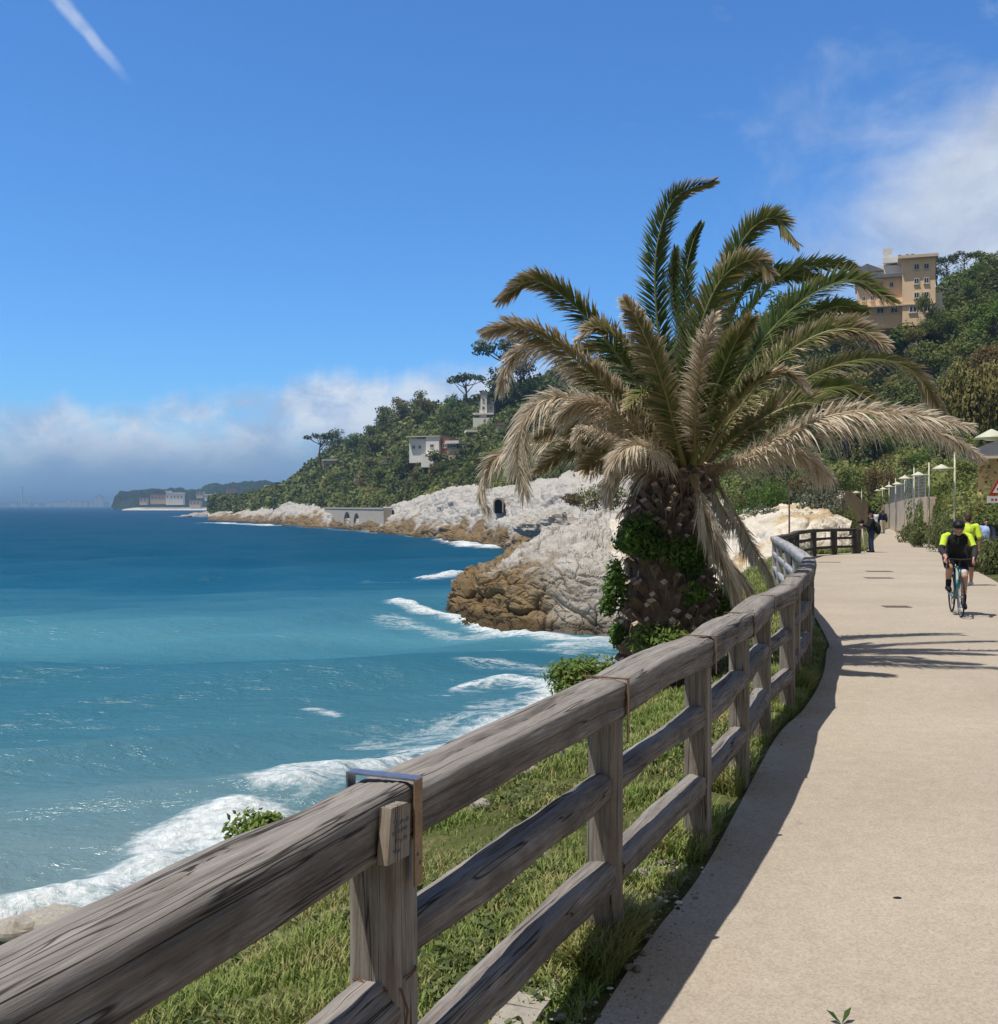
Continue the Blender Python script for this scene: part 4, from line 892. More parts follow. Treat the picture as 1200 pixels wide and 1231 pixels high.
def pine_proto(flat=True, seed=0, n=700, size=.2, kind='pine', h=1.0, name='umbrella_pine'):
    """a unit-height pine: trunk with limbs, and a crown of needle clumps"""
    rs = np.random.RandomState(seed + 50); root = thing(name, 'x', 'tree')
    t = MB(); top = np.array((.05 * rs.randn(), .05 * rs.randn(), .72 if flat else .85))
    t.tube([(0, 0, -.06), top * .4 + np.array((.03 * rs.randn(), .03 * rs.randn(), 0)), top], [.035, .026, .014], 7)
    L = []; k = 9 if flat else 13
    for i in range(k):
        a = i / k * 6.28 + rs.randn() * .3
        if flat: q = rs.uniform(.16, .42); e = np.array((math.cos(a) * q, math.sin(a) * q, .80 + .10 * (1 - q / .42) + rs.randn() * .025)); rad = (rs.uniform(.12, .19),) * 2 + (rs.uniform(.06, .095),); st = top * rs.uniform(.62, .95)
        else: zz = rs.uniform(.35, .95); q = .34 * (1.15 - zz) ** .5 * rs.uniform(.5, 1); e = np.array((math.cos(a) * q, math.sin(a) * q, zz)); rad = (rs.uniform(.12, .2),) * 2 + (rs.uniform(.09, .15),); st = top * rs.uniform(.3, .85)
        t.tube([st, (st + e) / 2 + np.array((0, 0, -.02)), e], [.013, .009, .004], 5); L.append((tuple(e), rad))
    t.build('trunk', M_BARK, root); leaves(MB(), L, n, size * .1, rs, inner=.4).build('crown', LM[kind], root)
    return root
protos_p = [pine_proto(True, i, 900, .28) for i in range(3)]
protos_r = [pine_proto(False, i + 5, 1000, .30, k, name='broad_tree') for i, k in enumerate(('dark', 'olive', 'dark', 'bright'))]
used = set()
def tree(P, h, w, proto, label, group, sink=0.0):
    if id(proto) not in used: used.add(id(proto)); o = proto
    else: o = copy_thing(proto)
    o['label'] = label; o['category'] = 'tree'
    if group: o['group'] = group
    o.location = P - Vector((0, 0, sink)); o.scale = (w, w, h); o.rotation_euler = (0, 0, rs_veg.uniform(0, 6.28)); return o

# skyline pines and trees one can tell apart
SK = [((386, 558), 13, 'p', 0, 'lone umbrella pine leaning over the sea end of the wooded headland'),
      ((560, 499), 17, 'p', 1, 'wide flat umbrella pine left of the tall grey villa'),
      ((592, 505), 12, 'p', 2, 'low dark pine tight against the left wall of the grey villa'),
      ((602, 500), 20, 'r', 0, 'bulky dark pine directly right of the tall grey villa'),
      ((613, 494), 29, 'p', 1, 'tallest umbrella pine, rising behind the grey villa beside the palm fronds'),
      ((628, 490), 20, 'r', 2, 'dark tree half hidden by the left palm fronds'),
      ((482, 522), 15, 'r', 1, 'rounded dark tree on the ridge above the white villa'),
      ((462, 533), 12, 'r', 0, 'dark ridge tree to the left above the white villa'),
      ((445, 541), 10, 'r', 2, 'small dark ridge tree farthest left of the villa ridge group'),
      ((512, 514), 12, 'r', 1, 'brownish tree below the domed roof on the ridge'),
      ((542, 508), 11, 'r', 3, 'fresh green tree on the ridge between dome and grey villa')]
for (u, v), h, k, i, lab in SK:
    p = hit(u, v) or pd(u, v, 430)
    pr = (protos_p if k == 'p' else protos_r)[i]
    tree(p, h * p.y / 400, (h if k == 'p' else h * .85) * 1.05 * p.y / 400, pr, lab, 'trees along the headland skyline', .6)
for j, (u, v, h, k, i, lab) in enumerate([
    (1128, 345, 6.5, 'r', 0, 'dark tree against the right wall of the hilltop hotel'), (1140, 340, 6.5, 'p', 0, 'sparse dark tree on the skyline just right of the hotel'),
    (1158, 336, 6.5, 'p', 2, 'tall thin crowned pine standing out on the right skyline'), (1180, 334, 6, 'r', 2, 'rounded dark skyline tree right of the thin pine'), (1198, 332, 5.5, 'r', 0, 'skyline tree cut by the right edge of the picture')]):
    p = hit(u, v) or pd(u, v, 200); tree(p, h, h * 1.0, (protos_p if k == 'p' else protos_r)[i], lab, 'trees on the hotel ridge', .5)

# scrub on the two slopes, each bush its own object
rsv = np.random.RandomState(9)
CLEAR = [(595, 609, 510, 521), (458, 472, 551, 561), (602, 614, 539, 549), (425, 435, 571, 579), (486, 558, 530, 549), (568, 597, 480, 512), (388, 420, 556, 569), (560, 586, 520, 548), (985, 1132, 320, 400), (440, 458, 594, 612), (594, 609, 600, 625), (514, 530, 500, 520)]
KL = {'dark': 'dark evergreen', 'olive': 'olive green', 'grey': 'grey green', 'bright': 'bright green', 'brown': 'dry brown'}
def scatter(region, n, px, kinds, area, gap, cap=400):
    done = []; tries = 0
    while len(done) < n and tries < n * 40:
        tries += 1; u0, u1, v0, v1 = region; u, v = rsv.uniform(u0, u1), rsv.uniform(v0, v1)
        if any(a0 - 5 < u < a1 + 5 and b0 < v < b1 + 8 for a0, a1, b0, b1 in CLEAR): continue
        if any((u - a) ** 2 + ((v - b) * 1.35) ** 2 < gap ** 2 for a, b in done): continue
        p = hit(u, v)
        if p is None or p.z < 3: continue
        done.append((u, v)); k = kinds[rsv.randint(len(kinds))]; s = rsv.uniform(*px) * p.y / FL / 2
        shrub(p + Vector((0, 0, -.25 * s)), (s * rsv.uniform(.9, 1.2), s * rsv.uniform(.9, 1.2), s * rsv.uniform(.8, 1.25)), k, rsv.randint(3), f'{KL[k]} bush, one of many alike {area}', f'{KL[k]} bushes {area}')
scatter((362, 650, 465, 600), 130, (18, 34), ['dark', 'dark', 'olive', 'dark', 'olive', 'brown'], 'covering the far headland', 9)
scatter((640, 900, 440, 590), 50, (26, 46), ['dark', 'olive', 'dark'], 'on the slope behind the palm', 18)
scatter((890, 1210, 330, 610), 150, (24, 52), ['dark', 'bright', 'olive', 'grey', 'dark', 'bright', 'olive'], 'on the hillside below the hotel', 14)
def scatter_trees(region, n, hpx, area, gap):
    done = []; tries = 0
    while len(done) < n and tries < n * 60:
        tries += 1; u, v = rsv.uniform(region[0], region[1]), rsv.uniform(region[2], region[3])
        if any(a0 - 8 < u < a1 + 8 and b0 < v < b1 + 26 for a0, a1, b0, b1 in CLEAR) or any(math.hypot(u - a, v - b) < gap for a, b in done): continue
        p = hit(u, v)
        if p is None or p.z < 5: continue
        done.append((u, v)); i = rsv.randint(4); h = rsv.uniform(*hpx) * p.y / FL
        tree(p, h, h * rsv.uniform(.95, 1.35), protos_r[i], ('dark green', 'olive green', 'dark green', 'fresh green')[i] + ' broad tree, one of many alike ' + area, ('dark green', 'olive', 'dark green', 'fresh green')[i] + ' broad trees ' + area, h * .12)
scatter_trees((385, 640, 480, 595), 46, (20, 34), 'in the wood covering the far headland', 17)
scatter_trees((900, 1205, 350, 590), 38, (32, 60), 'on the hillside below the hotel', 30)
scatter_trees((930, 1205, 400, 590), 14, (55, 85), 'spreading large over the hillside scrub', 52)
scatter_trees((400, 640, 500, 590), 12, (32, 46), 'standing large over the headland scrub', 36)
# undergrowth between them, uncountable
nv, nu = HILLG.shape[:2]; n = 320000
fi = rsv.uniform(0, nv - 1.01, n); fj = rsv.uniform(0, nu - 1.01, n); i0 = fi.astype(int); j0 = fj.astype(int); a = (fi - i0)[:, None]; b = (fj - j0)[:, None]
P = HILLG[i0, j0] * (1 - a) * (1 - b) + HILLG[i0 + 1, j0] * a * (1 - b) + HILLG[i0, j0 + 1] * (1 - a) * b + HILLG[i0 + 1, j0 + 1] * a * b
ok = (fi < nv * .80) & (P[:, 2] > 4); P = P[ok]; n = len(P)
s = (P[:, 1] * .0016 * rsv.uniform(.6, 1.5, n))[:, None]; P = P + np.array((0, 0, 1)) * s * rsv.uniform(0, 6.0, (n, 1))
nr_ = rsv.randn(n, 3) * .7 + np.array((-.1, -.5, .7)); nr_ /= np.linalg.norm(nr_, axis=1)[:, None]; t_ = np.cross(nr_, rsv.randn(n, 3)); t_ /= np.linalg.norm(t_, axis=1)[:, None]; b_ = np.cross(nr_, t_)
V = np.stack([P - t_ * s, P + b_ * s * .6, P + t_ * s, P - b_ * s * .6], 1)
av = np.clip(.35 * rsv.rand(n) + .3 + .5 * vnoise(P * .09, 4), 0, 1)
o = MB().add(V.reshape(-1, 3), np.arange(4 * n).reshape(n, 4), 0, np.repeat(av, 4)).build('undergrowth', LM['dark'])
tag(o, 'dense low scrub covering the whole wooded hillside', 'undergrowth', None, 'stuff')

# single shrubs that stand out
def hd2(u, v, dv):
    p = hit(u, v); return p.y - 2.5 if p else dv
def S1(u, v, d, w, h, kind, label, n=1600, size=.055, var=1, cat='shrub', group=None, name='shrub'):
    p = pd(u, v, d); sx = w * d / FL / 2 / .95; sz = h * d / FL / .95
    return shrub(p, (sx, sx, sz), kind, var, label, group, n, size, cat, None, name)
S1(1172, 512, 82, 104, 118, 'olive', 'huge olive-brown bushy pine on the right edge of the hillside', 9000, .036, 2, 'tree', name='bushy_pine')
S1(1192, 455, 90, 70, 60, 'brown', 'brownish upper bush behind the huge olive pine at the right edge', 3000, .045, 0)
HOTD = hit(1090, 396).y - 13
S1(1111, 374, HOTD, 20, 27, 'dark', 'neat round clipped bush in front of the hotel right wall', 900, .07, 1)
S1(1068, 399, hd2(1068, 404, 168), 52, 27, 'dark', 'wide dark bush under the hotel ground floor windows', 1500, .05, 2)
S1(1050, 424, hd2(1050, 424, 160), 46, 28, 'grey', 'grey green bush below the hotel terrace', 1500, .05, 0)
S1(922, 630, 64, 62, 30, 'grey', 'low tan-grey mound of dry brush on top of the white cliff', 3000, .042, 0)
S1(988, 640, 62, 76, 62, 'grey', 'large grey-green shrub beside the lookout fence', 4500, .036, 1)
S1(1010, 640, 60, 38, 44, 'dark', 'dark tangled shrub at the right side of the large grey one', 2500, .045, 2)
S1(930, 612, 80, 60, 44, 'bright', 'bright green bush behind the dry brush mound', 2500, .042, 1)
S1(980, 590, 90, 50, 30, 'brown', 'rusty brown bush above the large grey-green shrub', 2000, .045, 2)
S1(1025, 590, 100, 54, 36, 'dark', 'dark green bush above the far end of the path', 2000, .045, 0)
S1(1062, 590, 105, 40, 40, 'brown', 'brown-tinged bush over the row of lamps', 2000, .045, 1)
S1(880, 632, 78, 50, 40, 'bright', 'green bush right of the palm trunk on the cliff top', 2000, .045, 2)
S1(722, 612, 150, 62, 42, 'olive', 'olive bush on the pale rocks just left of the palm trunk', 2200, .045, 1)
S1(690, 608, 160, 46, 22, 'brown', 'tan dry bush on the pale rocks left of the palm', 1800, .05, 0)
S1(592, 618, 232, 30, 14, 'olive', 'small scrubby patch on the rocks right of the tunnel mouth', 900, .06, 0)
for j, (u, v, w, h, k) in enumerate([(494, 556, 22, 11, 'dark'), (512, 561, 22, 11, 'olive'), (530, 562, 22, 11, 'dark')]):
    S1(u, v, hd2(u, v, 380) - 12, w, h, k, ['dark bush under the left end of the long white villa', 'olive bush under the middle of the long white villa', 'dark bush under the red-brown bay of the villa'][j], 1600, .05, j % 3)
for j, (u, v, w, h, k) in enumerate([(1096, 408, 34, 22, 'olive'), (1120, 402, 30, 26, 'dark'), (1032, 412, 36, 24, 'olive'), (1010, 402, 34, 22, 'dark'), (1082, 424, 38, 26, 'bright'), (1110, 428, 36, 28, 'grey'), (1127, 394, 26, 38, 'dark'), (1112, 400, 26, 22, 'bright')]):
    S1(u, v, min(hd2(u, v, 165), HOTD if v < 415 else 999), w, h, k, ['olive bush just under the hotel right wing', 'dark bush at the lower right corner of the hotel', 'olive bush below the hotel terrace roof', 'dark bush left below the hotel terrace', 'bright green bush downslope of the hotel windows', 'grey green bush downslope of the hotel corner', 'tall dark bush hiding the right end of the hotel foot', 'bright green bush below the neat clipped one'][j], 1600, .05, j % 3)
# along the right side of the path
for u, v, d, w, h, k, var, lab in [
    (1106, 640, 66, 44, 72, 'bright', 1, 'tall climbing green hedge beside the wire mesh fence'), (1122, 636, 60, 40, 74, 'bright', 2, 'leafy green climber mass behind the second lamp pole'),
    (1150, 622, 52, 54, 72, 'dark', 0, 'dark shadowy tree beside the ochre house wall'), (1098, 652, 60, 34, 34, 'verge', 2, 'low path-side shrub at the foot of the retaining wall'),
    (1112, 658, 53, 40, 42, 'verge', 0, 'path-side shrub left of the cyclist in front of the hedge'), (1136, 656, 47, 46, 52, 'verge', 1, 'path-side shrub directly behind the cyclist helmet'),
    (1158, 656, 42, 50, 52, 'verge', 2, 'loose grey-green shrub behind the yellow shirted walker'), (1176, 646, 39, 46, 50, 'verge', 0, 'feathery shrub below the ochre house'),
    (1204, 650, 36, 56, 58, 'verge', 1, 'feathery shrub around the warning sign pole'), (1182, 690, 31.5, 42, 60, 'verge', 2, 'leafy shrub low at the path edge right of the yellow shirted walker'),
    (1216, 692, 30, 66, 84, 'verge', 0, 'big leafy shrub at the right edge of the picture by the path'), (1246, 712, 26, 80, 100, 'verge', 1, 'shrub just outside the right edge of the path')]:
    S1(u, v, d, w, h, k, lab, 5200 if d < 50 else 3000, .036 if d < 50 else .045, var)

# clumps growing on the palm trunk and at its foot
def clump(c, rad, n, size, kind, label, cat='plant', name='leafy_plant', group=None):
    rs = np.random.RandomState(int(abs(c.x * 97 + c.z * 31)) % 999); L = [((0, 0, 0), rad)] + [(tuple(np.array(rs.uniform(-.7, .7, 3)) * rad), tuple(np.array(rad) * rs.uniform(.4, .65))) for _ in range(6)]
    o = leaves(MB(), L, n, size, rs, .25, .5, .42).build(name, LM[kind]); o.location = c; return tag(o, label, cat, group)
LM['ivy'] = leafmat('trunk_plant_leaves', G_((.022, .050, .010, 1), (.055, .110, .020, 1), (.10, .175, .034, 1), (.16, .24, .06, 1)), .25, nscale=2)
clump(pd(772, 642, PD - .50), (.30, .20, .27), 2600, .034, 'ivy', 'dark bushy plant growing on the upper left of the palm trunk')
clump(pd(826, 668, PD - .56), (.27, .14, .21), 1800, .034, 'ivy', 'green plant growing across the middle of the palm trunk')
clump(pd(740, 706, PD - .28), (.15, .16, .28), 1400, .034, 'ivy', 'green plant hanging on the left edge of the palm trunk')
clump(pd(741, 762, PD - .1), (.09, .12, .16), 500, .042, 'ivy', 'small green tuft low on the left side of the palm trunk')
clump(pd(795, 772, PD - .62), (.40, .2, .22), 2200, .042, 'bright', 'bright green plant at the foot of the palm behind the rail')
clump(pd(838, 712, PD - .56), (.15, .08, .12), 350, .04, 'ivy', 'sprig of leaves sprouting on the right side of the palm trunk')
clump(pd(868, 732, PD + .2), (.2, .15, .32), 800, .045, 'bright', 'green weeds right of the palm trunk behind the rail')
clump(pz(706, 812, 5.35), (.72, .4, .32), 3000, .05, 'bright', 'bright green bush at the cliff edge left of the palm foot')
clump(pz(305, 1000, 5.30), (.26, .2, .2), 1300, .038, 'bright', 'small yellow-green bush poking up behind the nearest top rail')
# ---------------------------------------------------------------- grass on the bank (uncountable)
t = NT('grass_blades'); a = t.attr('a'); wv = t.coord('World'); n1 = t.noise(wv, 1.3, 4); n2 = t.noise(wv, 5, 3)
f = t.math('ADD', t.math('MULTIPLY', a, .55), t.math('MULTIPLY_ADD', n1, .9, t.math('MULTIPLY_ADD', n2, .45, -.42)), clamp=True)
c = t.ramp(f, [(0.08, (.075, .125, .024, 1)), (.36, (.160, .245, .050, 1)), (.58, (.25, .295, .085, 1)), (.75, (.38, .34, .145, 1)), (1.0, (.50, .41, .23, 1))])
b = t.bsdf(c, .6, spec=.25, out=False); tr = t.n('ShaderNodeBsdfTranslucent'); t.l(c, tr.inputs[0])
mx = t.n('ShaderNodeMixShader'); mx.inputs[0].default_value = .3; t.l(b, mx.inputs[1]); t.l(tr.outputs[0], mx.inputs[2]); t.l(mx.outputs[0], t.out.inputs[0]); M_GRASS = t.m
gr = np.random.RandomState(3)
nvB, nuB = BANKG.shape[:2]
def bank_at(fi, fj):
    i0 = np.clip(fi.astype(int), 0, nvB - 2); j0 = np.clip(fj.astype(int), 0, nuB - 2); a = (fi - i0)[:, None]; b = (fj - j0)[:, None]
    return BANKG[i0, j0] * (1 - a) * (1 - b) + BANKG[i0 + 1, j0] * a * (1 - b) + BANKG[i0, j0 + 1] * (1 - a) * b + BANKG[i0 + 1, j0 + 1] * a * b
row_t = (nvB - 1) / 10.0                                   # rows of the mesh per profile step
def blades(n, jr, ir, hgt, wid, seedless=False, mask=None, dry=0.0):
    fj = gr.uniform(jr[0], jr[1], n) * (nuB - 1) / 21.0; fi = gr.uniform(ir[0], ir[1], n) * row_t
    P = bank_at(fi, fj)
    cl = fbm(P * 2.2, 3, 41); bare = fbm(P * .9 + 5, 3, 43)
    keep = (gr.rand(n) < np.clip(.75 + cl * .9, .12, 1)) & (bare < .62)
    if mask is not None: keep &= mask(P)
    P = P[keep]; cl = cl[keep]; n = len(P)
    h = hgt * gr.uniform(.45, 1.25, n) * (1 + .7 * cl); h = np.maximum(h, hgt * .25); w = wid * gr.uniform(.7, 1.3, n)
    th = gr.uniform(0, 6.283, n); ln = gr.uniform(.15, .95, n); dx = np.cos(th) * ln; dy = np.sin(th) * ln
    sx, sy = -np.sin(th), np.cos(th)
    z = np.zeros(n); S = np.stack([sx, sy, z], 1) * w[:, None]; D = np.stack([dx, dy, z], 1) * h[:, None]; Z = np.stack([z, z, h], 1)
    V = np.stack([P - S, P + S, P + D * .35 + Z * .6 + S * .8, P + D * .35 + Z * .6 - S * .8, P + D + Z * .92], 1)
    b = np.arange(n) * 5
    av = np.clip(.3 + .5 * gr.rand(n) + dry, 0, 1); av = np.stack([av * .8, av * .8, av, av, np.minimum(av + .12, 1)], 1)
    return V.reshape(-1, 3), np.stack([b, b + 1, b + 2, b + 3], 1), np.stack([b + 3, b + 2, b + 4], 1), av.ravel()
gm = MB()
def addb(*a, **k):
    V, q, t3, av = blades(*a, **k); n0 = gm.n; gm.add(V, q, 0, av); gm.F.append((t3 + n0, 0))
addb(70000, (2.4, 6.5), (1.12, 3.7), .055, .0042)          # beside the camera
addb(60000, (6.3, 9.5), (1.1, 3.7), .075, .0065)
addb(45000, (9.3, 13.5), (1.1, 3.8), .10, .010)
addb(26000, (13.2, 17.5), (1.1, 4.1), .18, .018)
addb(14000, (15, 19), (2.4, 4.6), .32, .02, dry=.2)
addb(26000, (3.2, 12), (1.02, 1.5), .085, .005)            # longer along the path edge and the posts
rows_ = [(x, y) for (x, y) in FP]
def near_post(P): return np.min([np.hypot(P[:, 0] - x, P[:, 1] - y) for x, y in rows_], 0) < .30
addb(90000, (3.4, 9.0), (1.0, 1.9), .14, .0055, mask=near_post)
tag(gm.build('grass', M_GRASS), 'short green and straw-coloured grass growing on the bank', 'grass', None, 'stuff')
# broad-leaved weeds through the grass
wm = MB(); n = 9000
fj = gr.uniform(2.4, 9.5, n) * (nuB - 1) / 21.0; fi = gr.uniform(1.15, 4.0, n) * row_t; P = bank_at(fi, fj)
P = P[fbm(P * 1.3 + 9, 3, 51) > .12]; n = len(P)
P = np.repeat(P, 4, 0) + gr.randn(n * 4, 3) * np.array((.03, .03, .012)) + np.array((0, 0, .03)); n = len(P)
nr_ = gr.randn(n, 3) * .5 + np.array((0, 0, 1)); nr_ /= np.linalg.norm(nr_, axis=1)[:, None]; t_ = np.cross(nr_, gr.randn(n, 3)); t_ /= np.linalg.norm(t_, axis=1)[:, None]; b_ = np.cross(nr_, t_)
s = .014 * gr.uniform(.6, 1.5, n)[:, None] * (1 + P[:, 1:2] / 12)
wm.add(np.stack([P - t_ * s, P + b_ * s * .6, P + t_ * s, P - b_ * s * .6], 1).reshape(-1, 3), np.arange(4 * n).reshape(n, 4), 0, np.repeat(gr.uniform(.2, .8, n), 4))
tag(wm.build('weeds', LM['verge']), 'small leafy weeds scattered through the grass bank', 'weeds', None, 'stuff')
# pebbly scrap of bare ground by the path
pm = MB(); n = 800
for k in range(n):
    q = pg(788, 1075) if k < 560 else pg(690, 1215); e = Vector((gr.randn() * .10, gr.randn() * .26, 0)); e.x += e.y * .42
    r = abs(gr.randn()) * .006 + .004
    pm.ell((q.x - .08 + e.x, q.y + e.y, q.z + r * .3), (r * gr.uniform(.8, 1.6), r, r * gr.uniform(.4, .8)), 0, gr.rand(), 6, 4)
gp_ = catmull([(x, y, gz(y)) for x, y in PL[3:12]], 200)
for k in range(650):                                # grit washed over the edge of the path
    q = gp_[gr.randint(200)]; r = .002 + abs(gr.randn()) * .0022; pm.ell((q[0] + gr.randn() * .06 + .04, q[1] + gr.randn() * .1, q[2] + r * .3), (r * gr.uniform(.8, 1.8), r, r * .6), 0, .45 + gr.rand() * .35, 5, 3)
t = NT('pebbles'); t.bsdf(t.ramp(t.attr('a'), [(0, (.05, .045, .04, 1)), (.45, (.20, .165, .125, 1)), (.8, (.36, .31, .25, 1)), (1, (.60, .57, .52, 1))]), .9); 
tag(pm.build('gravel', t.m), 'loose pale gravel and debris beside the path under the fence', 'gravel', None, 'stuff')
# stones, marker, kerb
M_STONE = simple('grey_stone', (.42, .39, .34, 1), (.22, .20, .17, 1), 14, .95, .5)
def stone(u, v, w, h, label, which='bank', lift=.3):
    p = hit(u, v, which); 
    if p is None: return
    d = p.y; rs = np.random.RandomState(int(u)); mb = MB().ell((0, 0, 0), (w * d / FL / 2, w * d / FL / 2 * .8, h * d / FL / 2 * 1.3), 0, 0, 18, 12)
    V = mb.V[0]; mb.V[0] = V * (1 + .22 * fbm(V / (w * d / FL) * 3 + u, 3, 5))[:, None]
    o = mb.build('stone', M_STONE); o.location = p + Vector((0, 0, h * d / FL * lift)); tag(o, label, 'stone', 'stones in the grass')
stone(578, 972, 26, 13, 'pale stone in the grass under the second span of rail'); stone(634, 930, 34, 9, 'flat grey stone with a white chip near the pale marker post')
stone(655, 1032, 12, 7, 'small white stone between the middle and bottom rails'); stone(770, 1062, 30, 18, 'lump of broken concrete beside the gravel by the path')
stone(64, 1112, 96, 22, 'long sandy rock just above the nearest rail at the left edge'); stone(20, 1124, 60, 22, 'sandy rock in the left corner behind the nearest rail')
p = hit(677, 917, 'bank'); mk = thing('marker_post', 'short leaning white marker post with grey patch in the grass', 'post', p, .4)
MB().tube([(0, 0, -.05), (-.012, 0, .12), (-.028, .004, .24)], [.017, .017, .016], 10).build('stake', simple('chalky_white', (.62, .62, .58, 1), (.35, .36, .36, 1), 20, .8, .2), mk, smooth=True)
MB().box((-.018, -.016, .15), (.026, .012, .05)).build('grey_patch', simple('dull_grey', (.2, .22, .24, 1), None, 20, .8, 0), mk)
kp = [pg(640, 1265), pg(668, 1218), pg(690, 1190), pg(702, 1172)]; 
kb = MB(); 
for i in range(3):
    A, B = kp[i] + Vector((-.12, 0, -.02)), kp[i + 1] + Vector((-.12, 0, -.02)); d = (B - A); an = math.atan2(d.y, d.x)
    kb.box(((A + B) / 2)[:], (d.length * .97, .15, .09), Matrix.Rotation(an, 3, 'Z'))
tag(kb.build('kerb', simple('worn_concrete', (.40, .36, .30, 1), (.24, .215, .18, 1), 9, .95, .5)), 'short worn concrete kerb at the path edge in the lower corner', 'kerb')
# ---------------------------------------------------------------- buildings
def wallmat(name, c, k=.82): return simple(name, c, tuple(q * k for q in c[:3]) + (1,), .9, .9, .1, coords='World', detail=6)
W_WHITE = wallmat('white_render', (.82, .79, .73, 1)); W_OCHRE = wallmat('ochre_render', (.88, .64, .42, 1)); W_OCHD = wallmat('ochre_render_deep', (.84, .59, .38, 1)); W_GREY = wallmat('grey_render', (.42, .45, .48, 1))
W_PEACH = wallmat('peach_render', (.58, .42, .27, 1)); W_BRICK = wallmat('red_brown_render', (.22, .10, .07, 1)); W_CREAM = wallmat('cream_render', (.62, .52, .38, 1)); W_PINK = wallmat('pink_render', (.45, .22, .2, 1))
M_TILE = simple('roof_tiles', (.30, .17, .11, 1), (.18, .10, .07, 1), 2.5, .9, .4, coords='World'); M_SLATE = simple('grey_roof', (.20, .21, .23, 1), (.12, .125, .14, 1), 2, .8, .2, coords='World')
M_GLASS = simple('window_glass', (.045, .055, .07, 1), (.02, .025, .035, 1), 3, .12, 0, spec=.6); M_SHUT = simple('window_blind', (.62, .60, .56, 1), (.5, .48, .45, 1), 3, .7, 0); M_DARK = simple('painted_opening_shade', (.012, .011, .01, 1), (.006, .006, .006, 1), 3, .95, 0)  # last one: near-black, the shade inside openings put into the colour
def frame_at(d, u, v, rz=0):                         # a local frame whose -Y side looks back along the shore
    return Matrix.Translation(pd(u, v, d)) @ Matrix.Rotation(rz, 4, 'Z')
def hdep(u, v, back=0.0, default=400):
    p = hit(u, v); return (p.y if p else default) - back
class Bld:
    """pieces are given in local metres: x across, y away from us, z up; origin at the foot of the front"""
    def __init__(s, name, label, u, v, d, rz=0, cat='building', group=None):
        s.k = d / FL; s.t = thing(name, label, cat, pd(u, v, d), rz, group); s.u, s.v = u, v
    def X(s, u): return (u - s.u) * s.k
    def Z(s, v): return (s.v - v) * s.k
    def block(s, part, u0, u1, v0, v1, y0, dep, mat, parent=None):
        c = ((s.X(u0) + s.X(u1)) / 2, y0 + dep / 2, (s.Z(v0) + s.Z(v1)) / 2)
        o = MB().box(c, (abs(s.X(u1) - s.X(u0)), dep, abs(s.Z(v1) - s.Z(v0)))).build(part, mat, parent or s.t); return o
    def window(s, u, v, w, h, y0, frame=M_SHUT, pane=M_GLASS, split=True):
        W, H = w * s.k, h * s.k; c = (s.X(u), y0, s.Z(v)); f = MB(); b = .12 * min(W, H)
        for dx, dz, a, q in ((-W / 2 + b / 2, 0, b, H), (W / 2 - b / 2, 0, b, H), (0, -H / 2 + b / 2, W - 2 * b, b), (0, H / 2 - b / 2, W - 2 * b, b)) + (((0, 0, b * .7, H - 2 * b),) if split else ()):
            f.box((c[0] + dx, c[1] - .05, c[2] + dz), (a, .16, q))
        o = f.build('window', frame, s.t); MB().box((c[0], c[1] + .01, c[2]), (W - 2.2 * b, .08, H - 2.2 * b)).build('pane', pane, o)
        sl = MB().box((c[0], c[1] - .08, c[2] - H / 2 - .08), (W * 1.15, .22, .09)).build('sill', frame, o); return o
    def gable(s, part, u0, u1, v, vtop, y0, dep, mat, over=.4):
        x0, x1, z0, z1 = s.X(u0) - over, s.X(u1) + over, s.Z(v), s.Z(vtop)
        return MB().prism([(x0, z0), (x1, z0), (x1, z0 + .15), ((x0 + x1) / 2, z1), (x0, z0 + .15)], dep + 2 * over, Matrix.Translation((0, y0 - over, 0))).build(part, mat, s.t)
# hotel on the hill
B = Bld('hotel_building', 'big ochre hotel with flat cornice and rows of windows high on the hill', 1085, 386, hdep(1090, 396, 8, 190), R(-19), 'hotel')
B.block('wall', 1085, 1122, 312, 392, 0, 13, W_OCHRE); B.block('cornice', 1080, 1125, 308.5, 312, -1.0, 15, W_CREAM)
B.block('wing_wall', 1033, 1085, 331, 392, 1.6, 12, W_OCHD); B.block('cornice', 1030, 1085, 327, 331, .7, 13, M_SLATE)
B.block('upper_storey', 1040, 1085, 311, 327, 4.5, 9, W_WHITE); B.block('penthouse', 1063, 1112, 302, 308.5, 4, 8, W_WHITE)
B.gable('roof', 1028, 1062, 318, 308, 4, 9, M_SLATE, .3)
B.block('base_band', 1033, 1122, 366, 367.5, -.25, 1.8, W_CREAM)
o = MB().tube([(B.X(1069), 6, B.Z(303)), (B.X(1069), 6, B.Z(287))], [.28, .12], 8).box((B.X(1069), 6, B.Z(291)), (1.5, .3, .9)).box((B.X(1068), 6, B.Z(296)), (.9, .5, 1.3)).build('antenna_mast', M_SHUT, B.t)
for u in (1083, 1092, 1098): MB().box((B.X(u), 6, B.Z(301)), (.5, .5, 1.2)).build('chimney', W_BRICK, B.t)
for v in (322, 339, 356):
    for u in (1101, 1112): B.window(u, v, 6, 7, -.02)
for u in (1097, 1113): B.window(u, 372.5, 9, 8, -.02)
for v in (339, 354):
    for u in (1041, 1051, 1061, 1073): B.window(u, v, 4.6, 6, 1.58)
for u in (1043, 1060, 1076): B.window(u, 370, 9, 8, 1.58)
ty = min(3.0, (hdep(1006, 393, 8, 190) - B.t.location.y) / math.cos(R(19)) - math.tan(R(19)) * abs(B.X(1008)))
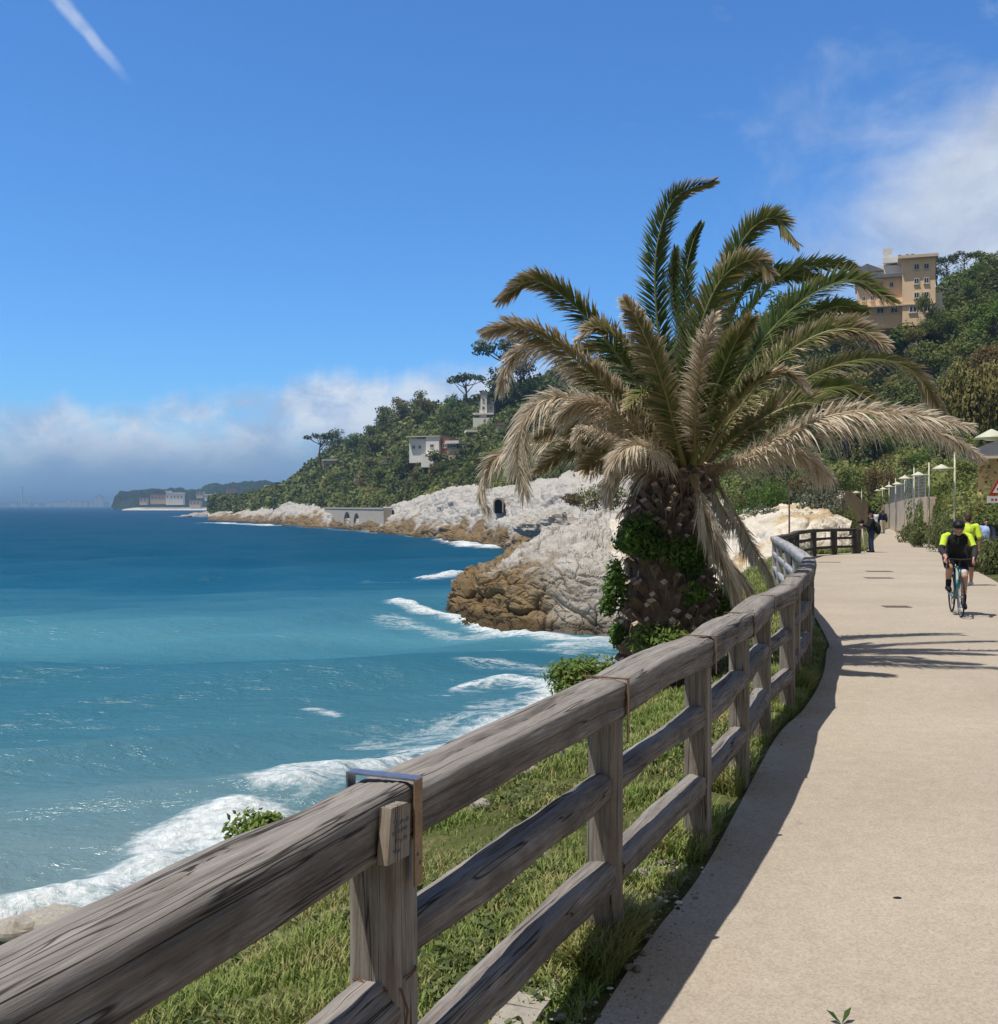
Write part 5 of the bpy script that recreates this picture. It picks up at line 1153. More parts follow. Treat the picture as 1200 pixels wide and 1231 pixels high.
B.block('terrace_wall', 985, 1033, 372, 396, ty, 10, W_PEACH); B.block('terrace_roof', 978, 1036, 366, 371, ty - 1.2, 12, W_WHITE)
for u in (995, 1008, 1021): B.window(u, 379, 8, 7, ty - .02)
B.block('annex', 1122.5, 1131, 350, 392, 3, 7, W_WHITE)
# villas on the headland
B = Bld('white_villa', 'long white flat-roofed villa with red-brown middle bay among the pines', 524, 556, hdep(540, 553, 9), R(-20), 'villa')
B.block('wall', 489, 513, 527, 556, 0, 9, W_WHITE); B.block('wall', 513, 530, 525, 558, -1.2, 10, W_WHITE); B.block('red_bay', 530, 541, 527, 560, 0, 8, W_BRICK)
B.block('terrace_wall', 510, 540, 546, 562, -3, 2.9, W_WHITE); B.block('terrace_roof', 539, 557, 530.5, 534, -2, 9, W_WHITE); B.block('terrace_wall', 541, 556, 540, 560, -1, 7, W_CREAM)
for u in (495, 503): B.window(u, 537, 4, 4, -.02)
B.block('roof_slab', 487.5, 531, 524, 525.2, -1.6, 11, W_CREAM); B.window(521, 536, 5, 4, -1.22); B.window(535.5, 536, 5, 5, -.02); B.window(548, 537, 9, 4.5, -1.02)
B = Bld('grey_villa', 'tall pale grey villa with a corner turret among skyline pines', 584, 507, hdep(584, 510, 4), R(-8), 'villa')
B.block('wall', 576, 594, 485, 512, 0, 8, W_GREY); B.block('turret', 578.5, 586, 475, 512, -1.4, 4, W_WHITE); B.gable('roof', 576, 594, 485, 478, 0, 8, M_SLATE, .5); B.gable('turret_roof', 578, 586.5, 475, 470, -1.4, 4, M_SLATE, .3)
B.block('balcony', 570, 595, 497, 499, -2.6, 2.6, W_WHITE); B.block('terrace_wall', 570, 594, 503, 516, -2.5, 2.4, W_WHITE)
for u in (582, 590): B.window(u, 491, 3, 4.4, -.02 if u > 586 else -1.42)
B.window(582, 481, 2.6, 3.6, -1.42)
B = Bld('domed_house', 'peach house with a small stepped dome peeking over the ridge trees', 522, 506, hdep(522, 507, 1), 0, 'house')
B.block('wall', 515.5, 528.5, 499, 516, 0, 6, W_PEACH); MB().prism([(B.X(516), B.Z(499)), (B.X(528), B.Z(499)), (B.X(526), B.Z(494)), (B.X(523), B.Z(491)), (B.X(521), B.Z(491)), (B.X(518), B.Z(494))], 4.5, Matrix.Translation((0, .7, 0))).build('dome', W_PEACH, B.t)
for u in (519, 525): B.window(u, 503, 2.4, 3, -.02)
B = Bld('low_villa', 'low white villa at the seaward tip beside the lone pine', 402, 566, hdep(402, 567, 4), R(10), 'villa')
B.block('wall', 389, 418, 554, 572, 0, 8, W_CREAM); B.block('roof_slab', 387.5, 420, 552, 554, -.8, 9.6, W_WHITE)
for u in (394, 402, 411): B.window(u, 559, 4, 4, -.02)
B = Bld('terrace_house', 'cream terrace house with pergola right of the long white villa', 572, 530, hdep(572, 531, 3), R(6), 'house')
B.block('wall', 566, 583, 520, 542, 0, 6, W_CREAM); B.block('roof_slab', 560, 585, 517, 519.7, -1.5, 8, W_WHITE); B.window(571, 526, 4, 4, -.02); B.window(578, 526, 4, 4, -.02)
B = Bld('garden_house', 'small cream building low among the scrub above the shore wall', 452, 600, hdep(450, 601, 2), 0, 'house')
B.block('wall', 440, 458, 591, 607, 0, 5, W_CREAM); B.gable('roof', 440, 458, 591, 587.5, 0, 5, M_TILE, .3); B.window(446, 597, 3, 4, -.02); B.window(453, 597, 3, 4, -.02)
B = Bld('shore_house', 'bright white cubic house with a side tower on the point of the headland', 322, 606, 640, R(8), 'house')
B.block('wall', 310.5, 325, 591, 612, 0, 8, W_WHITE); B.block('tower', 325, 332.5, 587, 612, -1.5, 7, W_WHITE); B.block('roof_slab', 310, 325, 590, 591, -.4, 8.6, W_CREAM)
B.block('rear_house', 316, 324, 583, 590, 9, 6, W_CREAM)
for u in (314, 320): B.window(u, 597, 2.6, 4.5, -.02)
B.window(328.5, 594, 2, 3, -1.52)
# buildings on the cape, far across the water
for j, (u0, u1, v0, v1, m, lab) in enumerate([(204, 220, 592, 604, W_WHITE, 'white block of flats left of centre on the far cape'), (181, 199, 594, 603, W_PEACH, 'long pinkish building near the tip of the far cape'), (199.5, 203.5, 590, 604, W_WHITE, 'slim white tower on the far cape'),
        (272, 283, 587, 600, W_PINK, 'dark pink tower house on the far cape'), (236, 244, 590, 596, W_CREAM, 'small cream house high on the far cape'), (262, 288, 601, 608, W_GREY, 'grey shoreline building below the pink house'), (228, 241, 601, 608, W_CREAM, 'low beach building on the far cape'), (246, 254, 594, 599, W_WHITE, 'small white villa on the wooded slope of the far cape'), (168, 176, 598, 604, W_CREAM, 'cream house nearest the tip of the far cape'), (290, 300, 595, 602, W_PEACH, 'peach house right of the pink tower house on the cape')]):
    D = 1930; B = Bld('cape_building', lab, (u0 + u1) / 2, v1, D, R(5), 'building', 'buildings on the far cape')
    B.block('wall', u0, u1, v0 + 1.2, v1 + 3, 0, 16, m); B.block('roof', u0 - .5, u1 + .5, v0, v0 + 1.2, -1, 18, M_TILE if m in (W_PEACH, W_CREAM, W_PINK) else W_WHITE)
    for q in range(max(1, int((u1 - u0) / 4))): B.window(u0 + 2 + q * 4, (v0 + v1) / 2, 1.6, 3, -.02)
# the hazy town beyond, across the bay
for j, (u, w, v0) in enumerate([(58, 6, 604), (66, 5, 603), (72, 6, 602.5), (78, 5, 603), (83, 3, 600), (88, 6, 603), (95, 5, 602), (102, 4, 603), (115, 4, 598), (119, 3.5, 595), (122.5, 3, 597), (110, 4, 602), (134, 4, 599), (139, 5, 603), (44, 6, 604.5), (30, 7, 604), (16, 8, 604.5)]):
    B = Bld('distant_building', 'pale hazy building of the town far across the bay', u, 607.5, 6300, 0, 'building', 'pale town far across the bay')
    B.block('wall', u - w / 2, u + w / 2, v0, 609.5, 0, 20, W_WHITE); B.block('roof', u - w / 2 - .1, u + w / 2 + .1, v0 - .35, v0, -1, 22, W_CREAM)
for u, v0 in ((26.5, 586), (36, 597)):
    B = Bld('factory_chimney', 'thin pale chimney, the %s of the two standing in the far haze' % ('taller' if v0 < 590 else 'shorter'), u, 607, 6250, 0, 'chimney', 'far chimneys')
    h = B.Z(v0); MB().tube([(0, 0, -8), (0, 0, h)], [5.5, 3.2], 12).build('stack', W_WHITE, B.t); MB().tube([(0, 0, h), (0, 0, h + 3)], [3.8, 3.8], 12).build('rim', W_PINK, B.t)
for j, (u, v, w_, h_, m_, lab) in enumerate([(602, 520, 12, 9, W_CREAM, 'small cream house right of the terrace house, near the palm fronds'), (465, 560, 12, 8, W_WHITE, 'small white house half sunk in the trees left of the long villa'), (608, 548, 10, 8, W_PEACH, 'small peach house in the trees above the tunnel mouth'), (430, 578, 9, 6, W_CREAM, 'tiny pale house low on the seaward wooded slope')]):
    B = Bld('hillside_house', lab, u, v, hdep(u, v + 2, 5), R(-12), 'house', 'small houses among the headland trees')
    B.block('wall', u - w_ / 2, u + w_ / 2, v - h_, v + 4, 0, 5, m_); B.gable('roof', u - w_ / 2, u + w_ / 2, v - h_, v - h_ - 3, 0, 5, M_TILE, .3)
    for q in (-.25, .25): B.window(u + q * w_, v - h_ * .55, 2.4, 3.2, -.02)
# retaining wall with arches by the water
A_, B_ = Vector(((400 - CU) / FL * 412, 412, 1.0)), Vector(((474 - CU) / FL * 322, 322, 1.0)); d_ = B_ - A_; L = Vector((d_.x, d_.y, 0)).length
wt_ = thing('sea_wall', 'grey stone sea wall with two dark arches under the headland', 'wall', A_, math.atan2(d_.y, d_.x))
def archpoly(x0, x1, h, arcs):
    P = [(x0, 0)]
    for cx, w, hh in arcs:
        P += [(cx - w, 0)] + [(cx - w * math.cos(t), hh * .35 + hh * .65 * math.sin(t)) for t in np.linspace(0, math.pi, 12)] + [(cx + w, 0)]
    return P + [(x1, 0), (x1, h), (x0, h)]
arcs = [(L * .44, 5.2, 5.0), (L * .60, 4.2, 4.6)]
M_SWALL = simple('sea_wall_stone', (.50, .45, .38, 1), (.36, .32, .26, 1), .8, .95, .3, coords='World')
MB().prism(archpoly(0, L, 5.9, arcs), 2.5, Matrix.Translation((0, -3.2, 0))).build('masonry', M_SWALL, wt_); MB().box((L / 2, -.3, 2.9), (L, .5, 5.7)).build('arch_shade_panel', M_DARK, wt_); MB().box((L / 2, -1.9, 6.15), (L, 3.0, .45)).build('parapet', M_SWALL, wt_)  # near-black panel behind the arches, painted as their inner shade
# tunnel mouth in the rocks
th_ = hit(601.5, 611, 'rock'); D = (th_.y if th_ else 214) + 1.5; tp = thing('tunnel_portal', 'black arched tunnel mouth in the pale shore rocks', 'tunnel', pd(601.5, 614, D), R(-4)); k = D / FL; M_PORT = simple('portal_stone', (.40, .36, .29, 1), (.25, .22, .18, 1), 1.5, .95, .4)
MB().prism([(-6.0 * k, -2 * k), (-4.6 * k, -2 * k), (-4.6 * k, 9 * k)] + [(-4.6 * k * math.cos(t), 9 * k + 4.6 * k * math.sin(t)) for t in np.linspace(0, math.pi, 14)][1:] + [(4.6 * k, -2 * k), (6.0 * k, -2 * k), (5.9 * k, 11 * k), (3 * k, 15.5 * k), (-3 * k, 15.5 * k), (-5.9 * k, 11 * k)], 9, Matrix.Translation((0, -6, 0))).build('arch', M_PORT, tp)
MB().box((0, -4.2, 5 * k), (10.0 * k, .4, 16 * k)).build('bore_shade_panel', M_DARK, tp)  # near-black panel filling the arch, painted as the unlit tunnel depth
# ochre house on the right
B = Bld('ochre_house', 'ochre house with a low grey roof behind the warning sign', 1176, 612, 41, R(-27), 'house')
B.block('wall', 1176, 1262, 548, 640, 0, 6, wallmat('warm_yellow_render', (.95, .66, .33, 1))); B.gable('roof', 1176, 1262, 549, 522, 0, 6, M_SLATE, .42); B.block('eave_board', 1170, 1268, 549, 552, -.48, .1, W_CREAM); B.window(1222, 582, 26, 34, -.02)
B.block('side_shutter', 1206, 1209, 566, 600, -.04, .06, W_BRICK)
# retaining walls and mesh fence along the far path
def wallrun(name, label, P, thick, mat, cat='wall'):
    o = MB()
    for i in range(len(P) - 1):
        (a, ta), (b, tb) = P[i], P[i + 1]; d = b - a; n_ = Vector((-d.y, d.x, 0)).normalized() * -thick
        V = [a, b, Vector((b.x, b.y, tb)), Vector((a.x, a.y, ta))]; V = V + [q + n_ for q in V]
        o.add([q[:] for q in V], [(0, 1, 2, 3), (5, 4, 7, 6), (3, 2, 6, 7), (1, 0, 4, 5), (4, 0, 3, 7), (1, 5, 6, 2)])
    return tag(o.build(name, mat), label, cat)
def zt(v, d): return CZ - (v - HV) / FL * d
M_RET = simple('beige_stone_wall', (.66, .54, .40, 1), (.42, .33, .23, 1), 1.4, .95, .5, coords='World', dist=.05)
def gp(u, v, d): p = pd(u, v, d); return p
wallrun('retaining_wall', 'beige stone retaining wall running along the right side behind the lamps', [(gp(1114, 652, 58), zt(597, 58)), (gp(1098, 650, 65), zt(599, 65)), (gp(1084, 644, 78), zt(602, 78)), (gp(1068, 638, 98), zt(606, 98)), (gp(1060, 636, 112), zt(607, 112))], .5, M_RET)
wallrun('retaining_wall', 'beige stone wall across the far bend of the path behind the tripod', [(gp(1062, 636, 118), zt(606, 118)), (gp(1046, 638, 114), zt(604, 114)), (gp(1034, 642, 104), zt(600, 104)), (gp(1020, 642, 100), zt(589, 100)), (gp(1012, 642, 99), zt(600, 99))], .8, M_RET)
M_WIRE = simple('galvanised_wire', (.40, .42, .44, 1), (.3, .31, .33, 1), 10, .5, 0, .6)
mf = thing('mesh_fence', 'grey wire mesh fence standing on top of the beige retaining wall', 'fence', gp(1098, 599, 65)); L0 = [(1113, 598, 59), (1098, 599, 65), (1084, 602, 78), (1070, 605, 96)]
Q = [pd(u, v, d + .2) for u, v, d in L0]; hgt = 1.25; mm = MB(); pm = []
for i in range(3):
    a, b = Q[i], Q[i + 1]; L = (b - a).length
    for k in range(int(L / .3)): p = a.lerp(b, k / int(L / .3)); mm.tube([p, p + Vector((0, 0, hgt))], .012, 3, cap=False)
    for z in np.linspace(0, hgt, 8): mm.tube([a + Vector((0, 0, z)), b + Vector((0, 0, z))], .012, 3, cap=False)
    for k in range(2): p = a.lerp(b, k * .5); pm.append(p)
mm.build('wire_mesh', M_WIRE, mf, world=True)
for p in pm: MB().tube([p, p + Vector((0, 0, hgt + .1))], .04, 6).build('post', M_WIRE, mf, world=True)
# ---------------------------------------------------------------- street lamps
M_LAMP = simple('cream_lamp_paint', (.60, .60, .46, 1), (.48, .48, .36, 1), 6, .5, .05)
M_LENS = simple('lamp_lens', (.72, .72, .62, 1), (.62, .62, .52, 1), 6, .3, 0)
LPS = [(1222, 500, 22.8, 525), (1148, 543, 42, 563), (1117, 556, 52.5, 571), (1099, 562, 60, 575), (1088, 571, 74, 582), (1077, 575, 84, 585), (1069, 579, 95, 588), (1061, 583, 107, 590), (1051, 584, 120, 592), (1036, 588, 104, 592)]
names = ['slim cream street lamp with its dish cut by the right edge, nearest of the row', 'nearest whole path lamp, standing behind the cyclist', 'second lamp left of the cyclist, pole before the green climber', 'third lamp beside the end of the mesh fence', 'fourth lamp along the retaining wall', 'fifth lamp along the retaining wall', 'sixth lamp along the retaining wall', 'seventh lamp along the retaining wall', 'eighth lamp, above the walker in cream trousers', 'most distant cream lamp, left of the row near the pale wall end']
lamp0 = None
for i, (u, vt, d, vd) in enumerate(LPS):
    p = pd(u, HV + (CZ - gz(d)) * FL / d, d)
    top = (p.z * 0 + CZ - (vt - HV) / FL * d) - p.z; dz = (CZ - (vd - HV) / FL * d) - p.z
    L = thing('street_lamp', names[i], 'street lamp', p, 0, 'street lamps along the path')
    r = .055
    MB().tube([(0, 0, -.1), (0, 0, top * .5), (0, 0, top)], [r, r * .85, r * .6], 8).build('pole', M_LAMP, L, smooth=True)
    MB().tube([(0, 0, dz), (-.5, 0, dz + .02)], [.03, .03], 6).build('arm', M_LAMP, L)
    h = MB(); prof = [(.02, .16), (.10, .12), (.26, .03), (.33, -.01), (.33, -.04), (.05, -.06)]
    a = np.linspace(0, 2 * np.pi, 20, endpoint=False); V = np.array([(-.52 + q * np.cos(t), q * np.sin(t), dz + z) for q, z in prof for t in a]); h.add(V, [(k * 20 + j, k * 20 + (j + 1) % 20, (k + 1) * 20 + (j + 1) % 20, (k + 1) * 20 + j) for k in range(len(prof) - 1) for j in range(20)])
    dish = h.build('lamp_dish', M_LAMP, L, smooth=True)
    MB().ell((-.52, 0, dz - .06), (.14, .14, .03), 0, 0, 12, 6).build('lens', M_LENS, dish)
# rusty pole at the lookout
p = pd(949, 672, 40.5); rp = thing('rusty_pole', 'thin rusty red pole rising behind the lookout fence', 'pole', p); hh = (672 - 577) / FL * 40.5
MB().tube([(0, 0, -.2), (0, 0, hh)], [.035, .028], 8).build('shaft', M_RUST, rp); MB().box((.05, 0, hh * .83), (.1, .07, .22)).build('blue_box', simple('blue_grey_box', (.18, .21, .26, 1), None, 9, .7, 0), rp); MB().box((-.1, .05, .35), (.32, .25, 1.15)).build('foot_post', M_DARKW, rp)
# warning sign
p = pd(1204, 660, 30); sg = thing('warning_sign', 'triangular red-bordered warning sign over a white plate at the right edge', 'sign', p); k = 30 / FL
M_SW = simple('sign_white', (.80, .80, .80, 1), (.74, .74, .75, 1), 4, .45, 0); M_SR = simple('sign_red', (.50, .03, .03, 1), (.42, .025, .025, 1), 4, .45, 0); M_SB = simple('sign_black', (.015, .015, .015, 1), None, 4, .5, 0)
MB().tube([(0, .04, -.3), (0, .04, (660 - 574) * k)], .03, 10).build('pole', M_WIRE, sg, smooth=True)
zc = (660 - 586.5) * k
def tri(s, y, dep, mat, nm, par): return MB().prism([(-s * .866, -s * .5), (s * .866, -s * .5), (0, s)], dep, Matrix.Translation((0, y, zc))).build(nm, mat, par)
tr_ = tri(17 * k, 0, .012, M_SR, 'triangle_plate', sg); tri(12 * k, -.004, .004, M_SW, 'white_field', tr_)
pic = MB(); 
for dx, w, dz, h in ((-.1, .05, -.02, .03), (0, .24, 0, .035), (-.02, .05, .05, .09), (.07, .05, -.03, .05)): pic.box((dx, -.006, zc - 1 * k + dz), (w, .004, h))
pic.build('black_symbol', M_SB, tr_)
pl = MB().box((0, .006, (660 - 600.5) * k), (34 * k, .012, 8 * k)).build('white_plate', M_SW, sg); lt = MB()
for q in range(6): lt.box(((-11 + q * 4.4) * k, -.002, (660 - 600.5) * k), (2.6 * k, .004, 2.2 * k))
lt.build('plate_lettering', M_SR, pl)
# things lying in the surface of the path
M_DRAIN = simple('drain_iron', (.17, .14, .115, 1), (.10, .085, .07, 1), 20, .8, .3)
for u, v, w, dpt, lab in ((1078, 729.5, 31, .34, 'narrow dark drain cover on the path nearest the palm shadow'), (1057, 695, 32, .40, 'lower of two dark drain covers lying close together on the path'), (1057, 687, 30, .40, 'upper of two dark drain covers lying close together on the path'), (997, 676, 26, .25, 'drain cover by the far lookout fence')):
    p = pg(u, v); W = w * p.y / FL; dc = thing('drain_cover', lab, 'drain cover', p + Vector((0, 0, .004)), R(-4), 'drain covers in the path')
    MB().box((0, 0, 0), (W, dpt, .006)).build('frame', M_DRAIN, dc); g_ = MB()
    for q in range(7): g_.box((-W * .42 + q * W * .14, 0, .005), (W * .07, dpt * .8, .006))
    g_.build('grating', M_DRAIN, dc)
p = pg(1079, 1080); MB_ = MB().ell((0, 0, .002), (.021, .010, .006), 0, 0, 14, 6); o = MB_.build('bottle_cap', M_SB); o.location = p; tag(o, 'tiny dark scrap lying on the sunny path', 'litter')
p = pg(1012, 1232); lf = MB(); lf.add([(0, 0, .002), (.03, .01, .03), (.045, .03, .05), (.02, .03, .035), (-.03, .005, .025), (-.05, .02, .045), (-.02, .03, .03)], [(0, 1, 2, 3), (0, 3, 6, 5), (0, 5, 4, 4)] if False else [(0, 1, 2, 3), (0, 6, 5, 4)]); o = lf.build('leaf_sprig', LM['ivy']); o.location = p; tag(o, 'green leaf sprig on the path at the bottom edge', 'leaf')
# boulders on the cliff top and in the water
def boulder(p, r, mat, label, seed, group=None, name='boulder'):
    mb = MB().ell((0, 0, 0), r, 0, 0, 40, 28); V = mb.V[0]; n_ = V / np.linalg.norm(V, axis=1)[:, None]
    mb.V[0] = V * (1 + .18 * fbm(n_ * 1.7 + seed, 3, seed) + .12 * ridged(n_ * 3.5 + seed, 3, seed))[:, None]; mb.A = [np.full(len(V), .15)]
    o = mb.build(name, mat); o.location = p; return tag(o, label, 'rock', group)
boulder(pd(984, 630, 52), (.44, .4, .36), M_WHITE, 'rounded cream boulder at the right end of the white cliff', 3)
boulder(pd(961, 622, 53), (.7, .6, .35), M_WHITE, 'yellowish boulder on top of the white cliff behind the rusty pole', 5)
boulder(pd(672, 632, 120), (1.9, 1.8, 1.5), M_ROCK, 'squarish pale boulder on the shelf left of the palm trunk', 7)
boulder(pd(640, 634, 150), (2.4, 2.0, 1.2), M_ROCK, 'low pale boulder among the shore rocks below the palm fronds', 8)
for j, (u, v, d, r) in enumerate([(238, 617, 800, (7, 5, 2.5)), (252, 616, 830, (8, 5, 3.5)), (266, 615, 860, (11, 6, 7)), (281, 615.5, 800, (9, 5, 5)), (296, 616, 760, (9, 6, 4)), (224, 618, 780, (4, 3, 1.5))]):
    boulder(Vector(((u - CU) / FL * d, d, 0)), r, M_ROCK, ['low dark rock awash off the headland point', 'brown rock islet off the headland point', 'largest brown islet below the pink house', 'broad dark islet beside the shore rocks', 'dark rock touching the tip of the white shore', 'outermost tiny rock off the headland point'][j], 20 + j, 'rocks off the headland point', 'islet')
# ---------------------------------------------------------------- people
SKIN = simple('skin', (.48, .27, .19, 1), (.40, .215, .15, 1), 6, .55, 0); HAIRD = simple('dark_hair', (.022, .015, .011, 1), None, 30, .6, .3); HAIRB = simple('brown_hair', (.07, .035, .02, 1), None, 30, .6, .3)
def cloth(name, c): return simple(name, c, tuple(q * .7 for q in c[:3]) + (1,), 7, .85, .25, dist=.006)
C_YEL = cloth('yellow_fabric', (.66, .88, .07, 1)); C_BLK = cloth('black_fabric', (.012, .012, .014, 1)); C_CHAR = cloth('charcoal_fabric', (.035, .033, .036, 1)); C_WHT = cloth('white_fabric', (.75, .75, .75, 1)); C_NAVY = cloth('navy_fabric', (.012, .015, .04, 1)); C_DENIM = cloth('blue_denim', (.03, .05, .12, 1)); C_CREAM = cloth('cream_fabric', (.60, .55, .45, 1)); C_SKY = cloth('pale_blue_fabric', (.38, .50, .78, 1)); C_GREYF = cloth('grey_fabric', (.22, .22, .24, 1))
M_EYE = simple('eye_dark', (.02, .015, .012, 1), None, 4, .2, 0)
def limb(mb, *pr, n=12):
    P = [p for p, r in pr]; Rr = [r for p, r in pr]
    mb.tube(P, Rr, n)
    for p, r in pr: mb.ell(p, (r, r, r), n=n, k=8)
def remesh(o, vox, it=4):
    m = o.modifiers.new('weld', 'REMESH'); m.mode = 'VOXEL'; m.voxel_size = vox; m.use_smooth_shade = True
    s = o.modifiers.new('soft', 'SMOOTH'); s.factor = .5; s.iterations = it
def V3(*a): return Vector(a)
def hand(mb, wr, dirv, side, palmn, curl=.5, k=1.0):
    d = dirv.normalized(); n = palmn.normalized(); s = d.cross(n).normalized() * side
    c = wr + d * .045 * k; mb.ell(c, (.032 * k, .032 * k, .032 * k), n=10, k=6); mb.ell(wr + d * .075 * k, (.036 * k, .034 * k, .030 * k), n=10, k=6)
    for i, (o_, L) in enumerate(((-.028, .066), (-.0095, .076), (.0095, .070), (.027, .055))):
        p = wr + d * .095 * k + s * o_ * k; a = p + (d * math.cos(curl) + n * math.sin(curl)) * L * .45 * k; b = a + (d * math.cos(curl * 2.1) + n * math.sin(curl * 2.1)) * L * .35 * k; e = b + (d * math.cos(curl * 3) + n * math.sin(curl * 3)) * L * .25 * k
        limb(mb, (p, .0095 * k), (a, .009 * k), (b, .0082 * k), (e, .007 * k), n=8)
    p = wr + d * .03 * k - s * .03 * k; a = p + (d * .7 - s * .55 + n * .3) * .036 * k; b = a + (d * .85 + n * .5) * .03 * k
    limb(mb, (p, .012 * k), (a, .0105 * k), (b, .008 * k), n=8)
def person(label, loc, rz, J, wear, hair, vox=.010, headturn=0.0, group=None, hairlong=False):
    """J: joints (local, facing +Y). wear: list of (part name, material, list of limb chains)"""
    root = thing('person', label, 'person', loc, rz, group); b = MB()
    limb(b, (J['pel'], .125), (J['waist'], .115), (J['chest'], .135), (J['neck0'], .075)); limb(b, (J['neck0'], .055), (J['neck1'], .052))
    limb(b, (J['shR'], .062), (J['chest'], .12), (J['shL'], .062))
    for S, sd in (('R', 1), ('L', -1)):
        limb(b, (J['sh' + S], .058), (J['el' + S], .043)); limb(b, (J['el' + S], .043), (J['wr' + S], .029))
        hand(b, J['wr' + S], J['wr' + S] - J['el' + S] if ('hd' + S) not in J else J['hd' + S], sd, V3(-sd * .7, .5, -.3) if ('pn' + S) not in J else J['pn' + S], J.get('curl', .45))
        limb(b, (J['hip' + S], .092), (J['kn' + S], .056)); limb(b, (J['kn' + S], .056), ((J['kn' + S] + J['an' + S]) / 2 + V3(0, -.018, .04), .053), (J['an' + S], .036))
        f = J.get('ft' + S, V3(0, 1, 0)); limb(b, (J['an' + S], .036), (J['an' + S] + f * -.03 + V3(0, 0, -.045), .034), (J['an' + S] + f * .12 + V3(0, 0, -.052), .030))
    h = J['head']; fw = Vector((math.sin(headturn), math.cos(headturn), -.12)).normalized() if 'fw' not in J else J['fw'].normalized(); rt = fw.cross(V3(0, 0, 1)).normalized(); up = rt.cross(fw)
    def hp(x, y, z): return h + rt * x + fw * y + up * z
    M3 = np.array([[rt.x, fw.x, up.x], [rt.y, fw.y, up.y], [rt.z, fw.z, up.z]])
    b.ell(h[:], (.074, .092, .102), n=20, k=14, rot=M3); b.ell(hp(0, .022, -.055)[:], (.056, .066, .066), n=16, k=10, rot=M3)       # skull and jaw
    limb(b, (hp(0, .088, .012), .010), (hp(0, .107, -.022), .014)); b.ell(hp(0, .083, -.062)[:], (.024, .012, .012), n=10, k=6, rot=M3); b.ell(hp(0, .08, -.095)[:], (.02, .016, .016), n=10, k=6, rot=M3); b.ell(hp(0, .082, .028)[:], (.05, .012, .010), n=10, k=6, rot=M3)
    for sx in (-1, 1): b.ell(hp(.077 * sx, -.004, -.008)[:], (.012, .02, .032), n=10, k=6, rot=M3)
    body = b.build('body', SKIN, root, smooth=True, attr=False); remesh(body, vox, 3)
    for sx in (-1, 1): MB().ell(hp(.031 * sx, .087, .008)[:], (.013, .008, .008), n=10, k=6).build('eye', M_EYE, root, attr=False)
    if hair is not None:
        hb = MB(); hb.ell(hp(0, -.014, .022)[:], (.084, .096, .098), n=18, k=12, rot=M3); hb.ell(hp(0, -.035, -.02)[:], (.078, .075, .085), n=16, k=10, rot=M3); hb.ell(hp(0, .045, .07)[:], (.06, .05, .035), n=14, k=8, rot=M3)
        if hairlong: hb.ell(hp(0, -.06, -.09)[:], (.07, .05, .10), n=14, k=8, rot=M3)
        o = hb.build('hair', hair, root, smooth=True, attr=False); remesh(o, vox, 2)
    for nm, mat, chains in wear:
        c = MB()
        for ch in chains: limb(c, *ch)
        o = c.build(nm, mat, root, smooth=True, attr=False); remesh(o, vox, 3)
    return root
def standing(h=1.72, step=0.0, arms=0.0):
    k = h / 1.72; q = lambda *a: Vector(a) * k; s = step
    J = dict(pel=q(0, 0, .95), waist=q(0, .01, 1.08), chest=q(0, .01, 1.30), neck0=q(0, -.01, 1.44), neck1=q(0, .01, 1.53), head=q(0, .025, 1.615),
             shR=q(.185, 0, 1.40), shL=q(-.185, 0, 1.40), elR=q(.245, -.03 - arms, 1.12), elL=q(-.245, -.03 + arms, 1.12), wrR=q(.25, .06 - arms * 1.6, .88), wrL=q(-.25, .06 + arms * 1.6, .88),
             hipR=q(.09, 0, .90), hipL=q(-.09, 0, .90), knR=q(.095, .03 + s * .5, .48), knL=q(-.095, .03 - s * .45, .48), anR=q(.10, s, .085), anL=q(-.10, -s * 1.15, .085 + s * .16))
    return J
def top(J, r=.02, sleeve=1.0, hem=.06):
    T = [((J['pel'] + V3(0, 0, hem), .135 + r * .5), (J['waist'], .125 + r), (J['chest'], .145 + r), (J['neck0'] + V3(0, 0, -.02), .085)), ((J['shR'], .068 + r * .5), (J['chest'] + V3(0, 0, .03), .128 + r), (J['shL'], .068 + r * .5))]
    for S in 'RL':
        sh, el, wr = J['sh' + S], J['el' + S], J['wr' + S]
        if sleeve <= .5: T.append(((sh, .064 + r), (sh.lerp(el, sleeve * 2), .054 + r)))
        else: T += [((sh, .062 + r), (el, .050 + r)), ((el, .050 + r), (el.lerp(wr, min(1, sleeve * 2 - 1) * .95), .036 + r))]
    return T
def pants(J, r=.015, leg=1.0):
    T = [((J['waist'] + V3(0, 0, -.06), .12 + r), (J['pel'], .13 + r))]
    for S in 'RL':
        hp_, kn, an = J['hip' + S], J['kn' + S], J['an' + S]
        if leg <= .5: T.append(((hp_, .096 + r), (hp_.lerp(kn, leg * 2), .078 + r)))
        else: T += [((hp_, .096 + r), (kn, .062 + r)), ((kn, .062 + r), (kn.lerp(an, (leg * 2 - 1) * .97), .046 + r))]
    return T
def shoes(J, r=.008):
    T = []
    for S in 'RL':
        a = J['an' + S]; f = J.get('ft' + S, V3(0, 1, 0)); T.append(((a + f * -.045 + V3(0, 0, -.04), .042 + r), (a + f * .06 + V3(0, 0, -.045), .040 + r), (a + f * .15 + V3(0, 0, -.054), .030 + r)))
    return T
